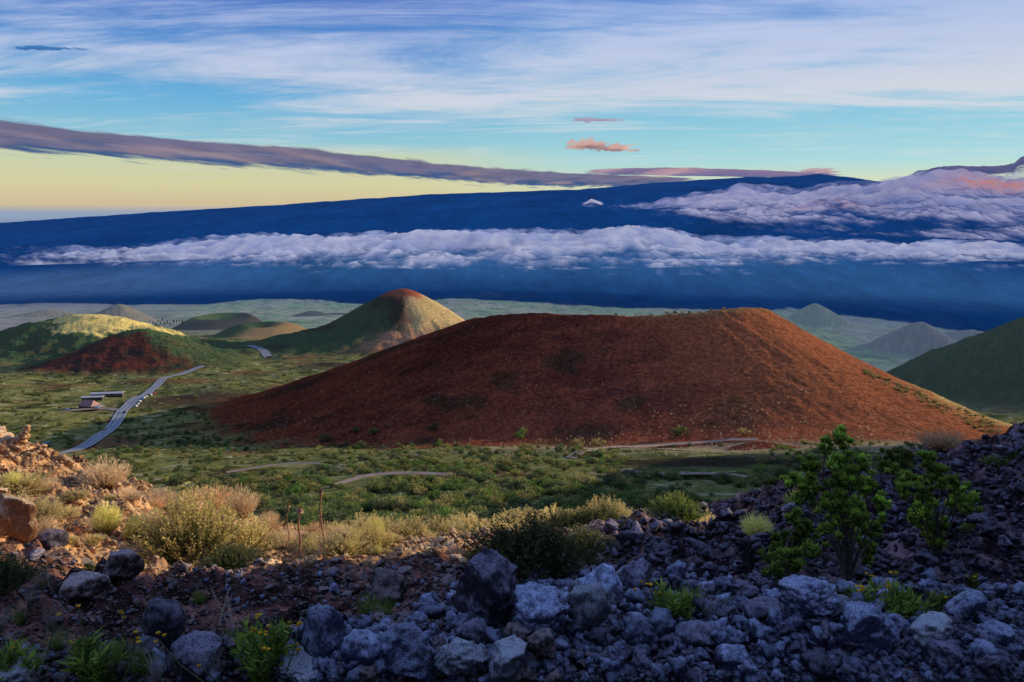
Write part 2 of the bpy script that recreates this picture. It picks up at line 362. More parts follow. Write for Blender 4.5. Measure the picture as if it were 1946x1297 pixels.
def colours(x, y, z, reg, wt):
    r = np.hypot(x, y); az = np.arctan2(x, y); Ys = np.maximum(y, 1.0); px = CXP + np.clip(x / Ys, -3, 3) * F_PX * CT
    n_s = fbm(x / 4, y / 4, 4); n_m = fbm(x / 28, y / 28, 5, .6); n_l = fbm(x / 130, y / 130, 5, .6)
    n_x = fbm(x / 600 + 3, y / 900, 6, .6); n_xx = fbm(x / 2500 + 9, y / 5000, 6, .6)
    C = np.zeros(x.shape + (3,))
    # --- valley floor: olive grass, brown soil, dark scrub
    grass = np.array([.22, .215, .065]); pale = np.array([.58, .50, .28]); scrub = np.array([.055, .075, .020]); soil = np.array([.24, .11, .055])
    V = mixc(grass, scrub, ss(-.05, .30, n_m)); V = mixc(V, pale, ss(.05, .5, fbm(x / 16 + 50, y / 9, 4, .65)) * .8)
    V = mixc(V, soil, ss(.10, .40, fbm(x / 90 + 31, y / 90, 4)) * .8)
    # brown bare patch beside the road, soil ring lightened as a sunlit strip, dark hollow
    def patch(px0, py0, Y, rx, ry, soft=.5):
        cx, cy, _ = at(px0, py0, Y); d = np.hypot((x - cx) / rx, (y - cy) / ry) + n_m * .5
        return ss(1 + soft, 1 - soft, d)
    V = mixc(V, np.array([.075, .045, .035]), patch(370, 755, 720, 45, 70) * .85)
    V = mixc(V, np.array([.06, .030, .030]), patch(650, 694, 1050, 55, 50) * .8)
    ring = patch(1360, 846, 400, 120, 30); V = mixc(V, np.array([.52, .37, .20]), ring * .9)
    V = mixc(V, np.array([.045, .030, .022]), patch(1310, 880, 285, 34, 30) * .9)
    V = mixc(V, np.array([.42, .30, .17]), patch(600, 668, 1330, 80, 20) * .9)
    V = mixc(V, np.array([.42, .30, .17]), patch(355, 650, 1420, 75, 22) * .9)
    V = mixc(V, np.array([.10, .035, .03]), patch(400, 662, 1290, 50, 40) * .9)
    C = V
    # --- saddle plain
    pg = mixc(np.array([.34, .52, .26]), np.array([.58, .57, .42]), ss(-.15, .3, n_x + .5 * fbm(x / 300, y / 500, 4))); pg = mixc(pg, np.array([.15, .20, .15]), ss(.0, .28, fbm(x / 260, y / 420, 6, .7)) * .85)
    pg = mixc(pg, np.array([.12, .17, .13]), ss(.08, .22, fbm(x / 70 + 9, y / 230, 6, .65)) * .75)
    pl = mixc(np.array([.40, .36, .36]), np.array([.14, .16, .20]), ss(-.1, .3, fbm(x / 240, y / 420, 5, .7)))
    left = ss(420, 200, px + 120 * n_x); rightg = ss(1500, 1750, px + 300 * n_x)
    P = mixc(pg, pl, left * .9); P = mixc(P, np.array([.30, .32, .38]), rightg * .6)
    # a dirt road over the plain
    C = mixc(C, P, ss(2300, 3400, r + 500 * n_x))
    # --- lava field and the shield volcano
    lim = np.interp(px, LAVX, LAVD)
    lav = ss(-60, 60, y - lim - 160 * n_x - 110 * fbm(x / 160, y / 300, 4))
    lava = mixc(np.array([.012, .014, .018]), np.array([.03, .035, .05]), ss(-.1, .4, n_x))
    C = mixc(C, lava, lav)
    # --- cones
    red = np.array([.40, .10, .048]); dred = np.array([.22, .058, .038]); dgreen = np.array([.060, .105, .040]); yel = np.array([.62, .47, .15]); gy = np.array([.34, .29, .22])
    for n, (m, f, ang, ro) in wt.items():
        c = C[m]; a = ss(.02, .22, f)
        nm = n_m[m]; nl = n_l[m]; xx = x[m]; yy = y[m]; cx, cy, cz = CONES[n].c
        dx = xx - cx; dy = yy - cy
        if n == 'main':
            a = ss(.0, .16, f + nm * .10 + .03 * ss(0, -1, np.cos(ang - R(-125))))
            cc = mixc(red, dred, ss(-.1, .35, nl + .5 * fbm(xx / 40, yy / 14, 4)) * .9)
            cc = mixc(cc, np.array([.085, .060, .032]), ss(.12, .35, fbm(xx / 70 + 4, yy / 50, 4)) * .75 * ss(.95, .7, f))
            cc = cc * (1 + .40 * fbm(ang * 34, ro * 2.2, 5, .65) + .3 * fbm(xx / 3.5, yy / 3.5, 3))[:, None] * (1 - .50 * ss(.55, -.45, np.cos(ang - R(-30)) + .25 * nm))[:, None]  # streaks and grain; left flank darkened to paint in its shade
            cc = mixc(cc, np.array([.62, .20, .075]), ss(.30, .95, np.cos(ang - R(-25))) * .85)  # sun-facing flank painted lighter
            cc = mixc(cc, yel * 1.5, ss(.62, .42, f + .12 * nm) * ss(R(-24), R(-8), ang + .12 * nm) * ss(R(80), R(60), ang))  # yellow grass, brightened to paint in the sunlit foot
            cc = mixc(cc, np.array([.55, .36, .19]), ss(.17, .08, f + .06 * nm + .05 * fbm(xx / 8, yy / 8, 3)) * ss(R(-100), R(-84), ang) * ss(R(20), R(-10), ang))  # tan soil at the foot, lightened as a sunlit strip
            cc = mixc(cc, yel * 1.5, ss(.56, .26, f + .22 * fbm(xx / 12, yy / 12, 3)) * ss(R(-52), R(-22), ang) * ss(R(80), R(50), ang))  # grass lower down, with the same painted sunlight
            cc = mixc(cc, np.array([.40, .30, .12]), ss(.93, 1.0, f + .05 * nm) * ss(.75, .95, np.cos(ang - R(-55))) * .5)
        elif n == 'peak':
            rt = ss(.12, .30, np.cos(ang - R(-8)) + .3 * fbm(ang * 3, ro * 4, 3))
            cc = mixc(mixc(dgreen, np.array([.05, .03, .02]), ss(0, .3, nl)), red * 1.9, rt)  # green left, red right; right flank also painted lighter as sunlit
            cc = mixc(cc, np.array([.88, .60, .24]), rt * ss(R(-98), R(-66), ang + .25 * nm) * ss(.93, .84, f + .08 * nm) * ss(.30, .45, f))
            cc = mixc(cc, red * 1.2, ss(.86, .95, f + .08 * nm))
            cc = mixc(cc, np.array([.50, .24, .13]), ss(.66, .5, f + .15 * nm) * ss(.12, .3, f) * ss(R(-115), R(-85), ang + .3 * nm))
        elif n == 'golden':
            cc = mixc(mixc(dgreen * 1.2, np.array([.10, .09, .04]), ss(-.1, .3, nm)), yel * 1.5, ss(.66, .74, f + .26 * nm + .18 * np.cos(ang)))  # yellow top pulled to the right, partly painted sunlight
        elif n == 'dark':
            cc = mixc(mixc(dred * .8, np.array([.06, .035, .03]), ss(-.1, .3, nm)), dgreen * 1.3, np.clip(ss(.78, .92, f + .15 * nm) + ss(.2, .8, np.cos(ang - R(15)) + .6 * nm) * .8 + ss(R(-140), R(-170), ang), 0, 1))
        elif n == 'green':
            cc = mixc(np.array([.030, .072, .028]), np.array([.075, .105, .035]), ss(-.1, .4, nm + .4 * n_s[m]))
        elif n == 'flat':
            cc = mixc(np.array([.085, .065, .06]), np.array([.10, .17, .05]), ss(.4, .9, f) * ss(.2, -.6, np.cos(ang + .5)))
        elif n == 'bright':
            cc = mixc(dgreen, np.array([.42, .26, .11]), ss(-.2, .5, np.cos(ang - R(-20))))  # orange side paints in the sunlight on the mound
        elif n == 'moundred': cc = mixc(dred * 1.0, red * .8, ss(-.2, .3, nm)); a = ss(.0, .3, f)
        elif n in ('small', 'smallb', 'lavacone'): cc = mixc(np.array([.04, .05, .06]), np.array([.08, .09, .09]), ss(-.1, .3, n_x[m]))
        elif n in ('ra', 'rb', 'rc', 'rf'): cc = mixc(np.array([.16, .26, .19]), np.array([.34, .42, .30]), ss(-.1, .3, nm + .4 * nl))
        elif n in ('rd', 're'): cc = mixc(np.array([.22, .22, .24]), np.array([.36, .34, .32]), ss(-.1, .3, nm + .3 * nl))
        else: cc = mixc(gy * .8, gy * 1.1, ss(-.2, .3, nm + .5 * n_s[m]))
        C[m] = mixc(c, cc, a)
    # --- foreground
    rockd = mixc(np.array([.030, .022, .024]), np.array([.32, .215, .20]), ss(-.15, .35, fbm(x / .5, y / .5, 5, .6)))  # near-black tone paints in shade between the stones
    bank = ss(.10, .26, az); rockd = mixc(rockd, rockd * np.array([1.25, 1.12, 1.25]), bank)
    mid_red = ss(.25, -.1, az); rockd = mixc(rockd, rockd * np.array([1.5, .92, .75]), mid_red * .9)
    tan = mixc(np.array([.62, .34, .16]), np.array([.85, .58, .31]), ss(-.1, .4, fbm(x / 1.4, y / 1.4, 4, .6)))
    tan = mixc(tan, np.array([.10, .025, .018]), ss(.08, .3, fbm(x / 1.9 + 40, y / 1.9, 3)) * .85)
    fg = mixc(rockd, tan, ss(8.0, 11.0, y + n_s * 1.5 - .1 * x) * ss(3.0, -2.0, x - (y - 12) * .18))  # tan laid over the sunlit bank, sunlight partly in the colour
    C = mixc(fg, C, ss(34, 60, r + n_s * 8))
    # --- haze (inscattered light between the eye and the far land)
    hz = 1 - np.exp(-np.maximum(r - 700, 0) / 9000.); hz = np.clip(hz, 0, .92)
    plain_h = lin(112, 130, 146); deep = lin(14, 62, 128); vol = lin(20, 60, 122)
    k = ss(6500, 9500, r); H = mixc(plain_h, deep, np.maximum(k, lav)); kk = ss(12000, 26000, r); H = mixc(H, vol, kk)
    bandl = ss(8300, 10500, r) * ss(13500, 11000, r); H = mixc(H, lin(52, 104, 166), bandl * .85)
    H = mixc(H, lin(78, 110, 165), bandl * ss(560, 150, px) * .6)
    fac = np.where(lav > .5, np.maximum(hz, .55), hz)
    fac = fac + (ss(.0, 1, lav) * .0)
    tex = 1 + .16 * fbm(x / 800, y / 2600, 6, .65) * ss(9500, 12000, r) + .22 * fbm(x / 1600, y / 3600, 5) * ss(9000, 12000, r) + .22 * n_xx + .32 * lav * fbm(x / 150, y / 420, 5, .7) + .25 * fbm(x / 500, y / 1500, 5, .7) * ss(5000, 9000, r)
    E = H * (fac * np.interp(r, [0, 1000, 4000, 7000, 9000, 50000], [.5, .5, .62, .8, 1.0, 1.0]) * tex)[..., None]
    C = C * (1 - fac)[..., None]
    return np.clip(C, 0, 1), E

# ------------------------------------------------------------------ terrain mesh (polar sheet, finest where the view needs it)
QUAL = 1.0
azf = np.linspace(R(-36.5), R(36.5), int(1150 * QUAL))
azs = np.concatenate([np.linspace(-math.pi, R(-37.5), 70), azf, np.linspace(R(37.2), math.pi, 110)])
def geo(a, b, n): return np.geomspace(a, b, int(n * QUAL), endpoint=False)
rad = np.concatenate([geo(.5, 2.4, 12), geo(2.4, 30, 560), geo(30, 90, 90), geo(90, 480, 190), geo(480, 800, 210), geo(800, 2000, 190), geo(2000, 9500, 170), geo(9500, 42000, 120), [45000, 60000, 90000]])
A, RR = np.meshgrid(azs, rad)
X = RR * np.sin(A); Y_ = RR * np.cos(A)
Z, REG, WT = height(X, Y_)
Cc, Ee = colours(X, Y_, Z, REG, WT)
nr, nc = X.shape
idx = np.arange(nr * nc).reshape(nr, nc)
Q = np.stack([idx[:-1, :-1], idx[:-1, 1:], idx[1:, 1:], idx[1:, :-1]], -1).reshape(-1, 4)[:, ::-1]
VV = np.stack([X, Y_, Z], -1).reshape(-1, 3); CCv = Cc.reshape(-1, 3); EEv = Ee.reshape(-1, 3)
names = list(CONES)
regf = REG[:-1, :-1].reshape(-1)
rf = RR[:-1, :-1].reshape(-1)
big = (rf > 9300) & (regf == 0)
M_T = terrain_material()
def sub(mask):
    q = Q[mask]; u, inv = np.unique(q, return_inverse=True)
    return VV[u], inv.reshape(-1, 4), {'base': CCv[u], 'haze': EEv[u]}
def add_region(name, mask, **props):
    if not mask.any(): return
    v, q, a = sub(mask); link(name, mesh_from(name, v, q, M_T, a), kind='structure', **props)
add_region('ground', (regf == 0) & ~big, label='stony slope, shrub covered valley floor and pale green plain', category='ground')
add_region('mountain', big, label='long dark blue shield volcano along the horizon', category='mountain')
LAB = {'main': ('large flat topped rusty red cinder cone in the middle', 'cinder cone'),
 'peak': ('pointed cinder cone, dark green on one side and golden red on the other', 'cinder cone'),
 'golden': ('low hill whose sunlit top is golden yellow', 'hill'), 'dark': ('dark red and green rounded hill above the road bend', 'hill'),
 'green': ('smooth dark green slope of the cone at the right edge', 'cinder cone'), 'grey': ('grey cone on the plain behind the golden topped hill', 'cinder cone'),
 'flat': ('low flat topped mound with a green rim on the plain', 'hill'), 'bright': ('small mound with a bright orange sunlit patch', 'hill'),
 'small': ('tiny dark cone on the plain just left of the pointed cone', 'hill'), 'smallb': ('low pale mound touching the tiny dark cone', 'hill'),
 'farleft': ('low pale rise on the plain at the left', 'hill'), 'lavacone': ('small cone at the end of the straight plain road', 'hill'),
 'ra': ('small pale pointed cone just behind the red rim', 'hill'), 'rb': ('broad rounded green hill on the hazy plain', 'hill'),
 'rc': ('far green cone at the edge of the dark lava field', 'hill'), 'rd': ('grey hazy cone in front of the dark green slope', 'hill'),
 're': ('low grey ridge beside the grey hazy cone', 'hill'), 'rf': ('dark low knoll on the hazy plain below the round hill', 'hill'),
 'moundred': ('small dark red mound beside the sunlit dirt track', 'mound')}
for i, n in enumerate(names):
    nm = {'main': 'cinder_cone', 'peak': 'cinder_cone', 'green': 'cinder_cone', 'grey': 'cinder_cone'}.get(n, 'hill')
    add_region(nm, regf == i + 1, label=LAB[n][0], category=LAB[n][1])

# ------------------------------------------------------------------ light and sky
def sky_world():
    w = bpy.data.worlds.new('World'); scene.world = w; w.use_nodes = True; N = NT(w.node_tree)
    tc = N.n('ShaderNodeTexCoord'); sp = N.n('ShaderNodeSeparateXYZ', i_0=(tc, 'Generated'))
    sky = N.n('ShaderNodeTexSky'); sky.sky_type = 'NISHITA'; sky.sun_disc = False; sky.sun_elevation = SUN_EL; sky.sun_rotation = SUN_AZ
    sky.altitude = 2900; sky.air_density = 1.0; sky.dust_density = 0.6; sky.ozone_density = 2.0
    x, y, z = (sp, 0), (sp, 1), (sp, 2)
    h = N.m('SQRT', N.m('ADD', N.m('MULTIPLY', x, x), N.m('MULTIPLY', y, y)))
    el = N.m('ARCTAN2', z, h); az = N.m('ARCTAN2', x, y)
    # clear sky by elevation (radians): 410px = 0
    ramp = N.n('ShaderNodeValToRGB'); cr = ramp.color_ramp
    stops = [(0.0, (150, 160, 185)), (.012, (212, 188, 150)), (.035, (222, 212, 156)), (.070, (208, 218, 180)), (.085, (150, 206, 222)), (.13, (108, 184, 228)), (.18, (78, 150, 220)), (.25, (32, 96, 196)), (.36, (120, 155, 222)), (1.0, (118, 146, 210))]
    while len(cr.elements) > 1: cr.elements.remove(cr.elements[-1])
    for i, (p, c) in enumerate(stops):
        e = cr.elements[0] if i == 0 else cr.elements.new(p); e.position = p; e.color = (*lin(*c), 1)
    N.set(ramp, 0, N.m('MULTIPLY', el, 1.6 / 1.6))
    ramp2 = N.n('ShaderNodeValToRGB'); cr = ramp2.color_ramp
    stops = [(0.0, (222, 212, 180)), (.040, (214, 222, 186)), (.062, (172, 220, 222)), (.11, (140, 204, 226)), (.17, (128, 186, 230)), (.25, (70, 128, 212)), (.36, (120, 155, 222)), (1.0, (118, 146, 210))]
    while len(cr.elements) > 1: cr.elements.remove(cr.elements[-1])
    for i, (p, c) in enumerate(stops):
        e = cr.elements[0] if i == 0 else cr.elements.new(p); e.position = p; e.color = (*lin(*c), 1)
    N.set(ramp2, 0, el)
    base = N.mix(N.smooth(az, -.16, .12), (ramp, 0), (ramp2, 0))
    mixed = N.mix(0.82, N.mix(1.0, (sky, 0), (.10, .10, .10), 'MULTIPLY'), base)
    # cirrus: direction projected on a high flat layer
    zc = N.m('ADD', N.m('MAXIMUM', z, 0.0), 0.055)
    u = N.m('DIVIDE', x, zc); v = N.m('DIVIDE', y, zc)
    ur = N.m('ADD', u, N.m('MULTIPLY', v, 0.42))
    vec = N.n('ShaderNodeCombineXYZ'); N.set(vec, 0, N.m('MULTIPLY', ur, .42)); N.set(vec, 1, N.m('MULTIPLY', v, 1.1)); 
    c1 = N.n('ShaderNodeTexNoise', i_Vector=(vec, 0), i_Scale=1.0, i_Detail=10.0, i_Roughness=0.66, i_Distortion=0.9)
    vec2 = N.n('ShaderNodeCombineXYZ'); N.set(vec2, 0, N.m('MULTIPLY', ur, 1.1)); N.set(vec2, 1, N.m('MULTIPLY', v, 2.6)); N.set(vec2, 2, 4.0)
    c2 = N.n('ShaderNodeTexNoise', i_Vector=(vec2, 0), i_Scale=1.0, i_Detail=8.0, i_Roughness=0.66, i_Distortion=0.2)
    dens = N.m('ADD', N.m('MULTIPLY', (c1, 0), .72), N.m('MULTIPLY', (c2, 0), .28))
    elw = N.m('MULTIPLY', N.smooth(el, .085, .15), N.smooth(el, .30, .17, .35, 1.0))
    azw = N.smooth(az, -.50, .45, 0.5, 1.25)
    th = N.smooth(N.m('ADD', dens, N.m('MULTIPLY', N.m('MULTIPLY', elw, azw), .17)), .48, .72)
    amt = N.m('MULTIPLY', th, N.m('MULTIPLY', N.m('MULTIPLY', N.smooth(el, .03, .11, .12, 1.0), N.smooth(el, .27, .40, 1.0, .35)), .86))
    ccol = N.mix(N.smooth(el, .06, .26), lin(236, 230, 222), lin(172, 192, 234))
    ccol = N.mix(N.smooth((c2, 0), .45, .7, 0, .5), ccol, lin(205, 212, 240))
    out = N.mix(amt, mixed, ccol)
    # warm glow low on the left, blue haze right at the sea horizon
    bw = N.m('MULTIPLY', N.smooth(el, .012, .0), N.smooth(az, -.1, -.35))
    out = N.mix(N.m('MULTIPLY', bw, .8), out, lin(140, 160, 190))
    low = N.smooth(el, 0.0, -.02)
    out = N.mix(low, out, lin(60, 90, 140))
    out = N.mix(N.smooth(N.m('ABSOLUTE', az), 1.3, 2.3, 0.0, 0.35), out, (.03, .05, .12))
    bg = N.n('ShaderNodeBackground', i_Strength=1.0); N.t.links.new(out[0].outputs[2], bg.inputs[0])
    o = N.n('ShaderNodeOutputWorld'); N.link(bg, 0, o, 0)
sky_world()
sd = bpy.data.lights.new('sun', 'SUN'); sun = bpy.data.objects.new('sun', sd); col.objects.link(sun)
sd.energy = 5.0; sd.angle = R(0.5); sd.color = (1.0, .84, .56)
from mathutils import Vector
sdir = Vector((-SX * math.cos(SUN_EL), -SY * math.cos(SUN_EL), -math.sin(SUN_EL)))
sun.rotation_euler = sdir.to_track_quat('-Z', 'Y').to_euler()
scene.view_settings.view_transform = 'Standard'; scene.view_settings.look = 'None'; scene.view_settings.exposure = 0
scene.cycles.use_denoising = True
scene.cycles.max_bounces = 6; scene.cycles.transparent_max_bounces = 24

# ------------------------------------------------------------------ clouds
def cloud_material(name, lit=(.55, .58, .80), glow=1.0, nscale=(1/900., 1/900., 1/400.), lo=.35, hi=.6, hard=1.0, dif=1.0, det=8.0, soft=0.0):
    m, N = new_mat(name)
    tint = N.n('ShaderNodeAttribute', attribute_name='tint'); al = N.n('ShaderNodeAttribute', attribute_name='alpha')
    ge = N.n('ShaderNodeNewGeometry'); mp = N.n('ShaderNodeMapping', i_Vector=(ge, 0)); mp.inputs['Scale'].default_value = nscale
    nz = N.n('ShaderNodeTexNoise', i_Vector=(mp, 0), i_Scale=1.0, i_Detail=det, i_Roughness=0.62, i_Distortion=.3)
    sp = N.n('ShaderNodeSeparateColor', i_0=(al, 0))
    # alpha: mask pushed up and down by the noise
    v = N.m('ADD', (sp, 0), N.m('MULTIPLY', N.m('SUBTRACT', (nz, 0), .5), 1.9 * hard))
    a = N.m('MULTIPLY', N.smooth(v, lo, hi), (sp, 1))
    sh = N.smooth((nz, 0), .3, .7, .88, 1.12)
    em = N.mix(1.0, (tint, 0), (sh, 0), 'MULTIPLY')
    e = N.n('ShaderNodeEmission', i_Strength=glow); N.t.links.new(em[0].outputs[2], e.inputs[0])  # emission stands in for light scattered inside the cloud
    d = N.n('ShaderNodeBsdfDiffuse', i_Color=(*lit, 1)); tr = N.n('ShaderNodeBsdfTranslucent', i_Color=(*[q * .6 for q in lit], 1))
    mx = N.n('ShaderNodeMixShader', i_0=.35); N.link(d, 0, mx, 1); N.link(tr, 0, mx, 2)
    bl = N.n('ShaderNodeMixShader', i_0=1.0 - .5 * dif); N.link(mx, 0, bl, 1); N.link(e, 0, bl, 2)
    if soft:
        dt = N.n('ShaderNodeVectorMath', operation='DOT_PRODUCT'); N.link(ge, 1, dt, 0); N.link(ge, 4, dt, 1)
        a = N.m('MULTIPLY', a, N.smooth(N.m('ABSOLUTE', (dt, 1)), 0.0, soft))
    tp = N.n('ShaderNodeBsdfTransparent'); fin = N.n('ShaderNodeMixShader', i_0=a); N.link(tp, 0, fin, 1); N.link(bl, 0, fin, 2)
    o = N.n('ShaderNodeOutputMaterial'); N.link(fin, 0, o, 0)
    return m
def grid_mesh(name, X, Y, Z, mat, attrs):
    nr, nc = X.shape; idx = np.arange(nr * nc).reshape(nr, nc)
    Q = np.stack([idx[:-1, :-1], idx[:-1, 1:], idx[1:, 1:], idx[1:, :-1]], -1).reshape(-1, 4)
    return mesh_from(name, np.stack([X, Y, Z], -1).reshape(-1, 3), Q, mat, {k: v.reshape(-1, 3) for k, v in attrs.items()})

def bank(name, label, pxr, Y0, Y1, topx, topy, botpy, amp, wl, tint_lo, tint_hi, mat, fade_l=None, fade_r=None, seed=0, rows=200, cols=800, fmask=None, tail=.25, grow=None, hot=None):
    """a bank of cumulus: a billowed cloud top that rises away from the eye, then falls off at its back"""
    px = np.linspace(pxr[0], pxr[1], cols); v = np.linspace(0, 1 + tail, rows)
    P, V = np.meshgrid(px, v); Y = Y0 + (Y1 - Y0) * V
    X = (P - CXP) / F_PX / CT * Y
    top = np.interp(P, topx, topy); bot = np.interp(P, botpy[0], botpy[1]) if isinstance(botpy, tuple) else botpy
    py = bot + (top - bot) * np.clip(V, 0, 1)
    Z = slope_of(py) * Y
    bn = 0.42 - billow(X / wl + seed, Y / (wl * 1.5) + seed, 5, .46)
    tier = fbm(X / (wl * 4.5) + seed, Y / (wl * 1.6), 3)
    shape = np.clip(V / .12, 0, 1) * ss(1 + tail, 1.0, V)
    Z = Z + (bn * amp * 1.7 + tier * amp * 1.5) * (.35 + .65 * shape) - ss(1.0, 1 + tail, V) * amp * 4
    a = np.clip(V / .75, 0, 1) * .80 + .12 + .9 * (bn + tier * 1.1) * (1.25 - .8 * np.clip(V, 0, 1))
    a = a * 1.0
    if fade_l: a = a - ss(fade_l[1], fade_l[0], P) * 1.0
    if fade_r: a = a - ss(fade_r[0], fade_r[1], P) * 1.0
    if fmask is not None: a = a + fmask(P, V, X, Y)
    a = a - ss(1 + tail * .5, 1 + tail, V) * 1.2
    al = np.stack([a, np.ones_like(a), a], -1)
    k = np.clip(.40 + bn * 1.5 + .35 * tier + .3 * (V - .5), 0, 1)  # puffs paler, hollows bluer: shading painted into the tint
    t = mixc(lin(*tint_lo), lin(*tint_hi), k)
    if hot is not None: t = hot(P, V, t, k)
    return link(name, grid_mesh(name, X, Y, Z, mat, {'tint': t, 'alpha': al}), kind='stuff', label=label, category='cloud')

M_CU = cloud_material('cumulus', lit=(.46, .54, .82), lo=.15, hi=1.05, nscale=(1/420., 1/620., 1/260.), hard=1.1, dif=.8, soft=.45)
bank('low_clouds', 'long bank of lavender white cumulus lying along the foot of the volcano', (-250, 2200), 9700, 11500,
     [-250, 0, 60, 170, 300, 480, 700, 960, 1100, 1150, 1185, 1260, 1330, 1400, 1480, 1560, 1700, 1860, 1946, 2200],
     [492, 488, 488, 484, 472, 454, 446, 443, 448, 436, 433, 440, 460, 468, 458, 460, 470, 462, 474, 480],
     ([-200, 0, 300, 600, 1000, 1500, 1946, 2200], [500, 500, 505, 512, 515, 508, 500, 500]), 72, 300, (58, 96, 160), (206, 208, 232), M_CU, fade_l=(-100, 420), seed=3.3)
def hotB(P, V, t, k):
    g = np.exp(-((P - 1870) / 120.) ** 2 - ((V - .84) / .12) ** 2) + .55 * np.exp(-((P - 1570) / 70.) ** 2 - ((V - .62) / .08) ** 2)  # sunset glow painted into the tint
    t = mixc(t, lin(232, 150, 120), np.clip(g * 1.3, 0, 1) * (.3 + .7 * k))
    d = ss(1500, 1900, P) * ss(.3, .9, V) * .5
    return mixc(t, lin(96, 112, 165), d * (1 - np.clip(g, 0, 1)))
M_CU2 = cloud_material('high_cumulus', lit=(.46, .46, .70), lo=.20, hi=.95, nscale=(1/560., 1/800., 1/260.), hard=1.1, dif=.7, soft=.45)
bank('slope_clouds', 'tall mass of violet grey cumulus with an orange glow, hiding the right shoulder of the volcano', (1150, 2250), 12400, 17200,
     [1150, 1240, 1290, 1340, 1400, 1440, 1500, 1560, 1600, 1650, 1720, 1800, 1880, 1946, 2250],
     [402, 392, 378, 372, 360, 372, 372, 352, 350, 352, 338, 332, 342, 336, 330],
     ([1150, 1300, 1500, 1700, 1946, 2250], [400, 425, 446, 452, 462, 465]), 105, 600, (72, 98, 158), (190, 188, 220), M_CU2, fade_l=(1215, 1330), seed=8.1, hot=hotB, fmask=lambda P, V, X, Y: 1.3 * ss(1590, 1700, P) * ss(.35, .6, V) * ss(1.12, 1.04, V))
M_DK = cloud_material('slate_cloud', lit=(.10, .12, .2), lo=.2, hi=1.0, nscale=(1/900., 1/900., 1/400.), hard=.9, dif=.25, soft=.25)
bank('slate_clouds', 'dark slate blue clouds piled behind the violet mass at the right edge', (1640, 2300), 24500, 27000,
     [1640, 1700, 1720, 1760, 1850, 1895, 1905, 1930, 1946, 1990, 2300],
     [350, 342, 324, 321, 318, 312, 300, 290, 288, 300, 300], 338, 90, 900, (46, 64, 110), (98, 98, 142), M_DK, fade_l=(1665, 1730), seed=5.5, rows=90, cols=400)
bank('slope_cloud_puff', 'tiny lone white puff on the dark slope of the volcano', (1095, 1150), 12700, 13200, [1095, 1105, 1120, 1135, 1150], [394, 386, 379, 385, 391], 393, 12, 160, (120, 130, 180), (215, 205, 225), M_CU, fade_l=(1098, 1110), fade_r=(1135, 1146), seed=2.1, rows=40, cols=60)

def sheet(name, label, topp, botp, alt, tints, mat, seed=0, nu=300, nv=70, wl=2200, top_soft=.25, bot_soft=.12, ends=.06, rag=.35):
    """flat cloud layer at one altitude; its outline on that layer is given by where its two edges are seen"""
    px = np.linspace(min(topp[0][0], botp[0][0]), max(topp[-1][0], botp[-1][0]), nu); v = np.linspace(0, 1, nv)
    P, V = np.meshgrid(px, v)
    t = np.interp(P, *zip(*topp)); b = np.interp(P, *zip(*botp)); b = np.maximum(b, t + .5)
    py = b + (t - b) * V
    Y = alt / np.maximum(slope_of(py), .004); X = (P - CXP) / F_PX / CT * Y
    n = fbm(X / wl + seed, Y / (wl * 2.6) + seed, 6, .6)
    Z = alt + n * alt * .02
    u = (P - px[0]) / (px[-1] - px[0])
    a = ss(0, bot_soft, V) * ss(1, 1 - top_soft, V) * ss(0, ends, u) * ss(1, 1 - ends, u) * 1.25
    a = a + rag * fbm(X / wl * 1.7 + seed, Y / (wl * 4), 5, .6) * (1.3 - a * .6)
    al = np.stack([a, np.ones_like(a), a], -1)
    lo, mid, hi = [lin(*q) for q in tints]
    k = np.clip(V + .8 * n, 0, 1)
    c = mixc(lo, mid, ss(.15, .6, k)); c = mixc(c, hi, ss(.02, .45, fbm(X / wl * .5 + 30, Y / (wl * 9) + seed, 5)) * .6)  # last tint paints in sunlit bits by noise
    return link(name, grid_mesh(name, X, Y, Z, mat, {'tint': c, 'alpha': al}), kind='stuff', label=label, category='cloud')
M_VE = cloud_material('cloud_wisps', lit=(.42, .50, .78), lo=.50, hi=1.7, nscale=(1/260., 1/700., 1/130.), hard=1.5, dif=.5, soft=.5)
bank('low_cloud_wisps', 'thin torn wisps drifting over the long low cloud bank', (-250, 2200), 9300, 11350,
     [-250, 0, 170, 300, 480, 700, 960, 1100, 1185, 1260, 1330, 1480, 1560, 1700, 1860, 1946, 2200], [478, 476, 470, 462, 448, 441, 438, 440, 430, 434, 450, 450, 454, 462, 458, 468, 474],
     ([-200, 0, 300, 600, 1000, 1500, 1946, 2200], [520, 520, 522, 528, 530, 524, 516, 516]), 55, 420, (50, 92, 158), (150, 162, 208), M_VE, fade_l=(-200, 260), seed=13.3, rows=120, cols=500)
bank('slope_cloud_wisps', 'thin torn wisps along the edges of the violet cloud mass', (1080, 2250), 12000, 16800,
     [1080, 1150, 1240, 1290, 1340, 1400, 1500, 1560, 1650, 1720, 1800, 1880, 1946, 2250], [410, 398, 386, 374, 366, 356, 362, 346, 344, 330, 324, 334, 328, 322],
     ([1080, 1150, 1300, 1500, 1700, 1946, 2250], [408, 408, 428, 447, 451, 455, 457]), 90, 800, (58, 88, 150), (150, 154, 200), M_VE, fade_l=(1090, 1250), seed=18.1, rows=120, cols=400)
M_SH = cloud_material('layer_cloud', lit=(.25, .25, .3), lo=.10, hi=.85, nscale=(1/1500., 1/5200., 1/900.), hard=.6, dif=.15, glow=1.15)
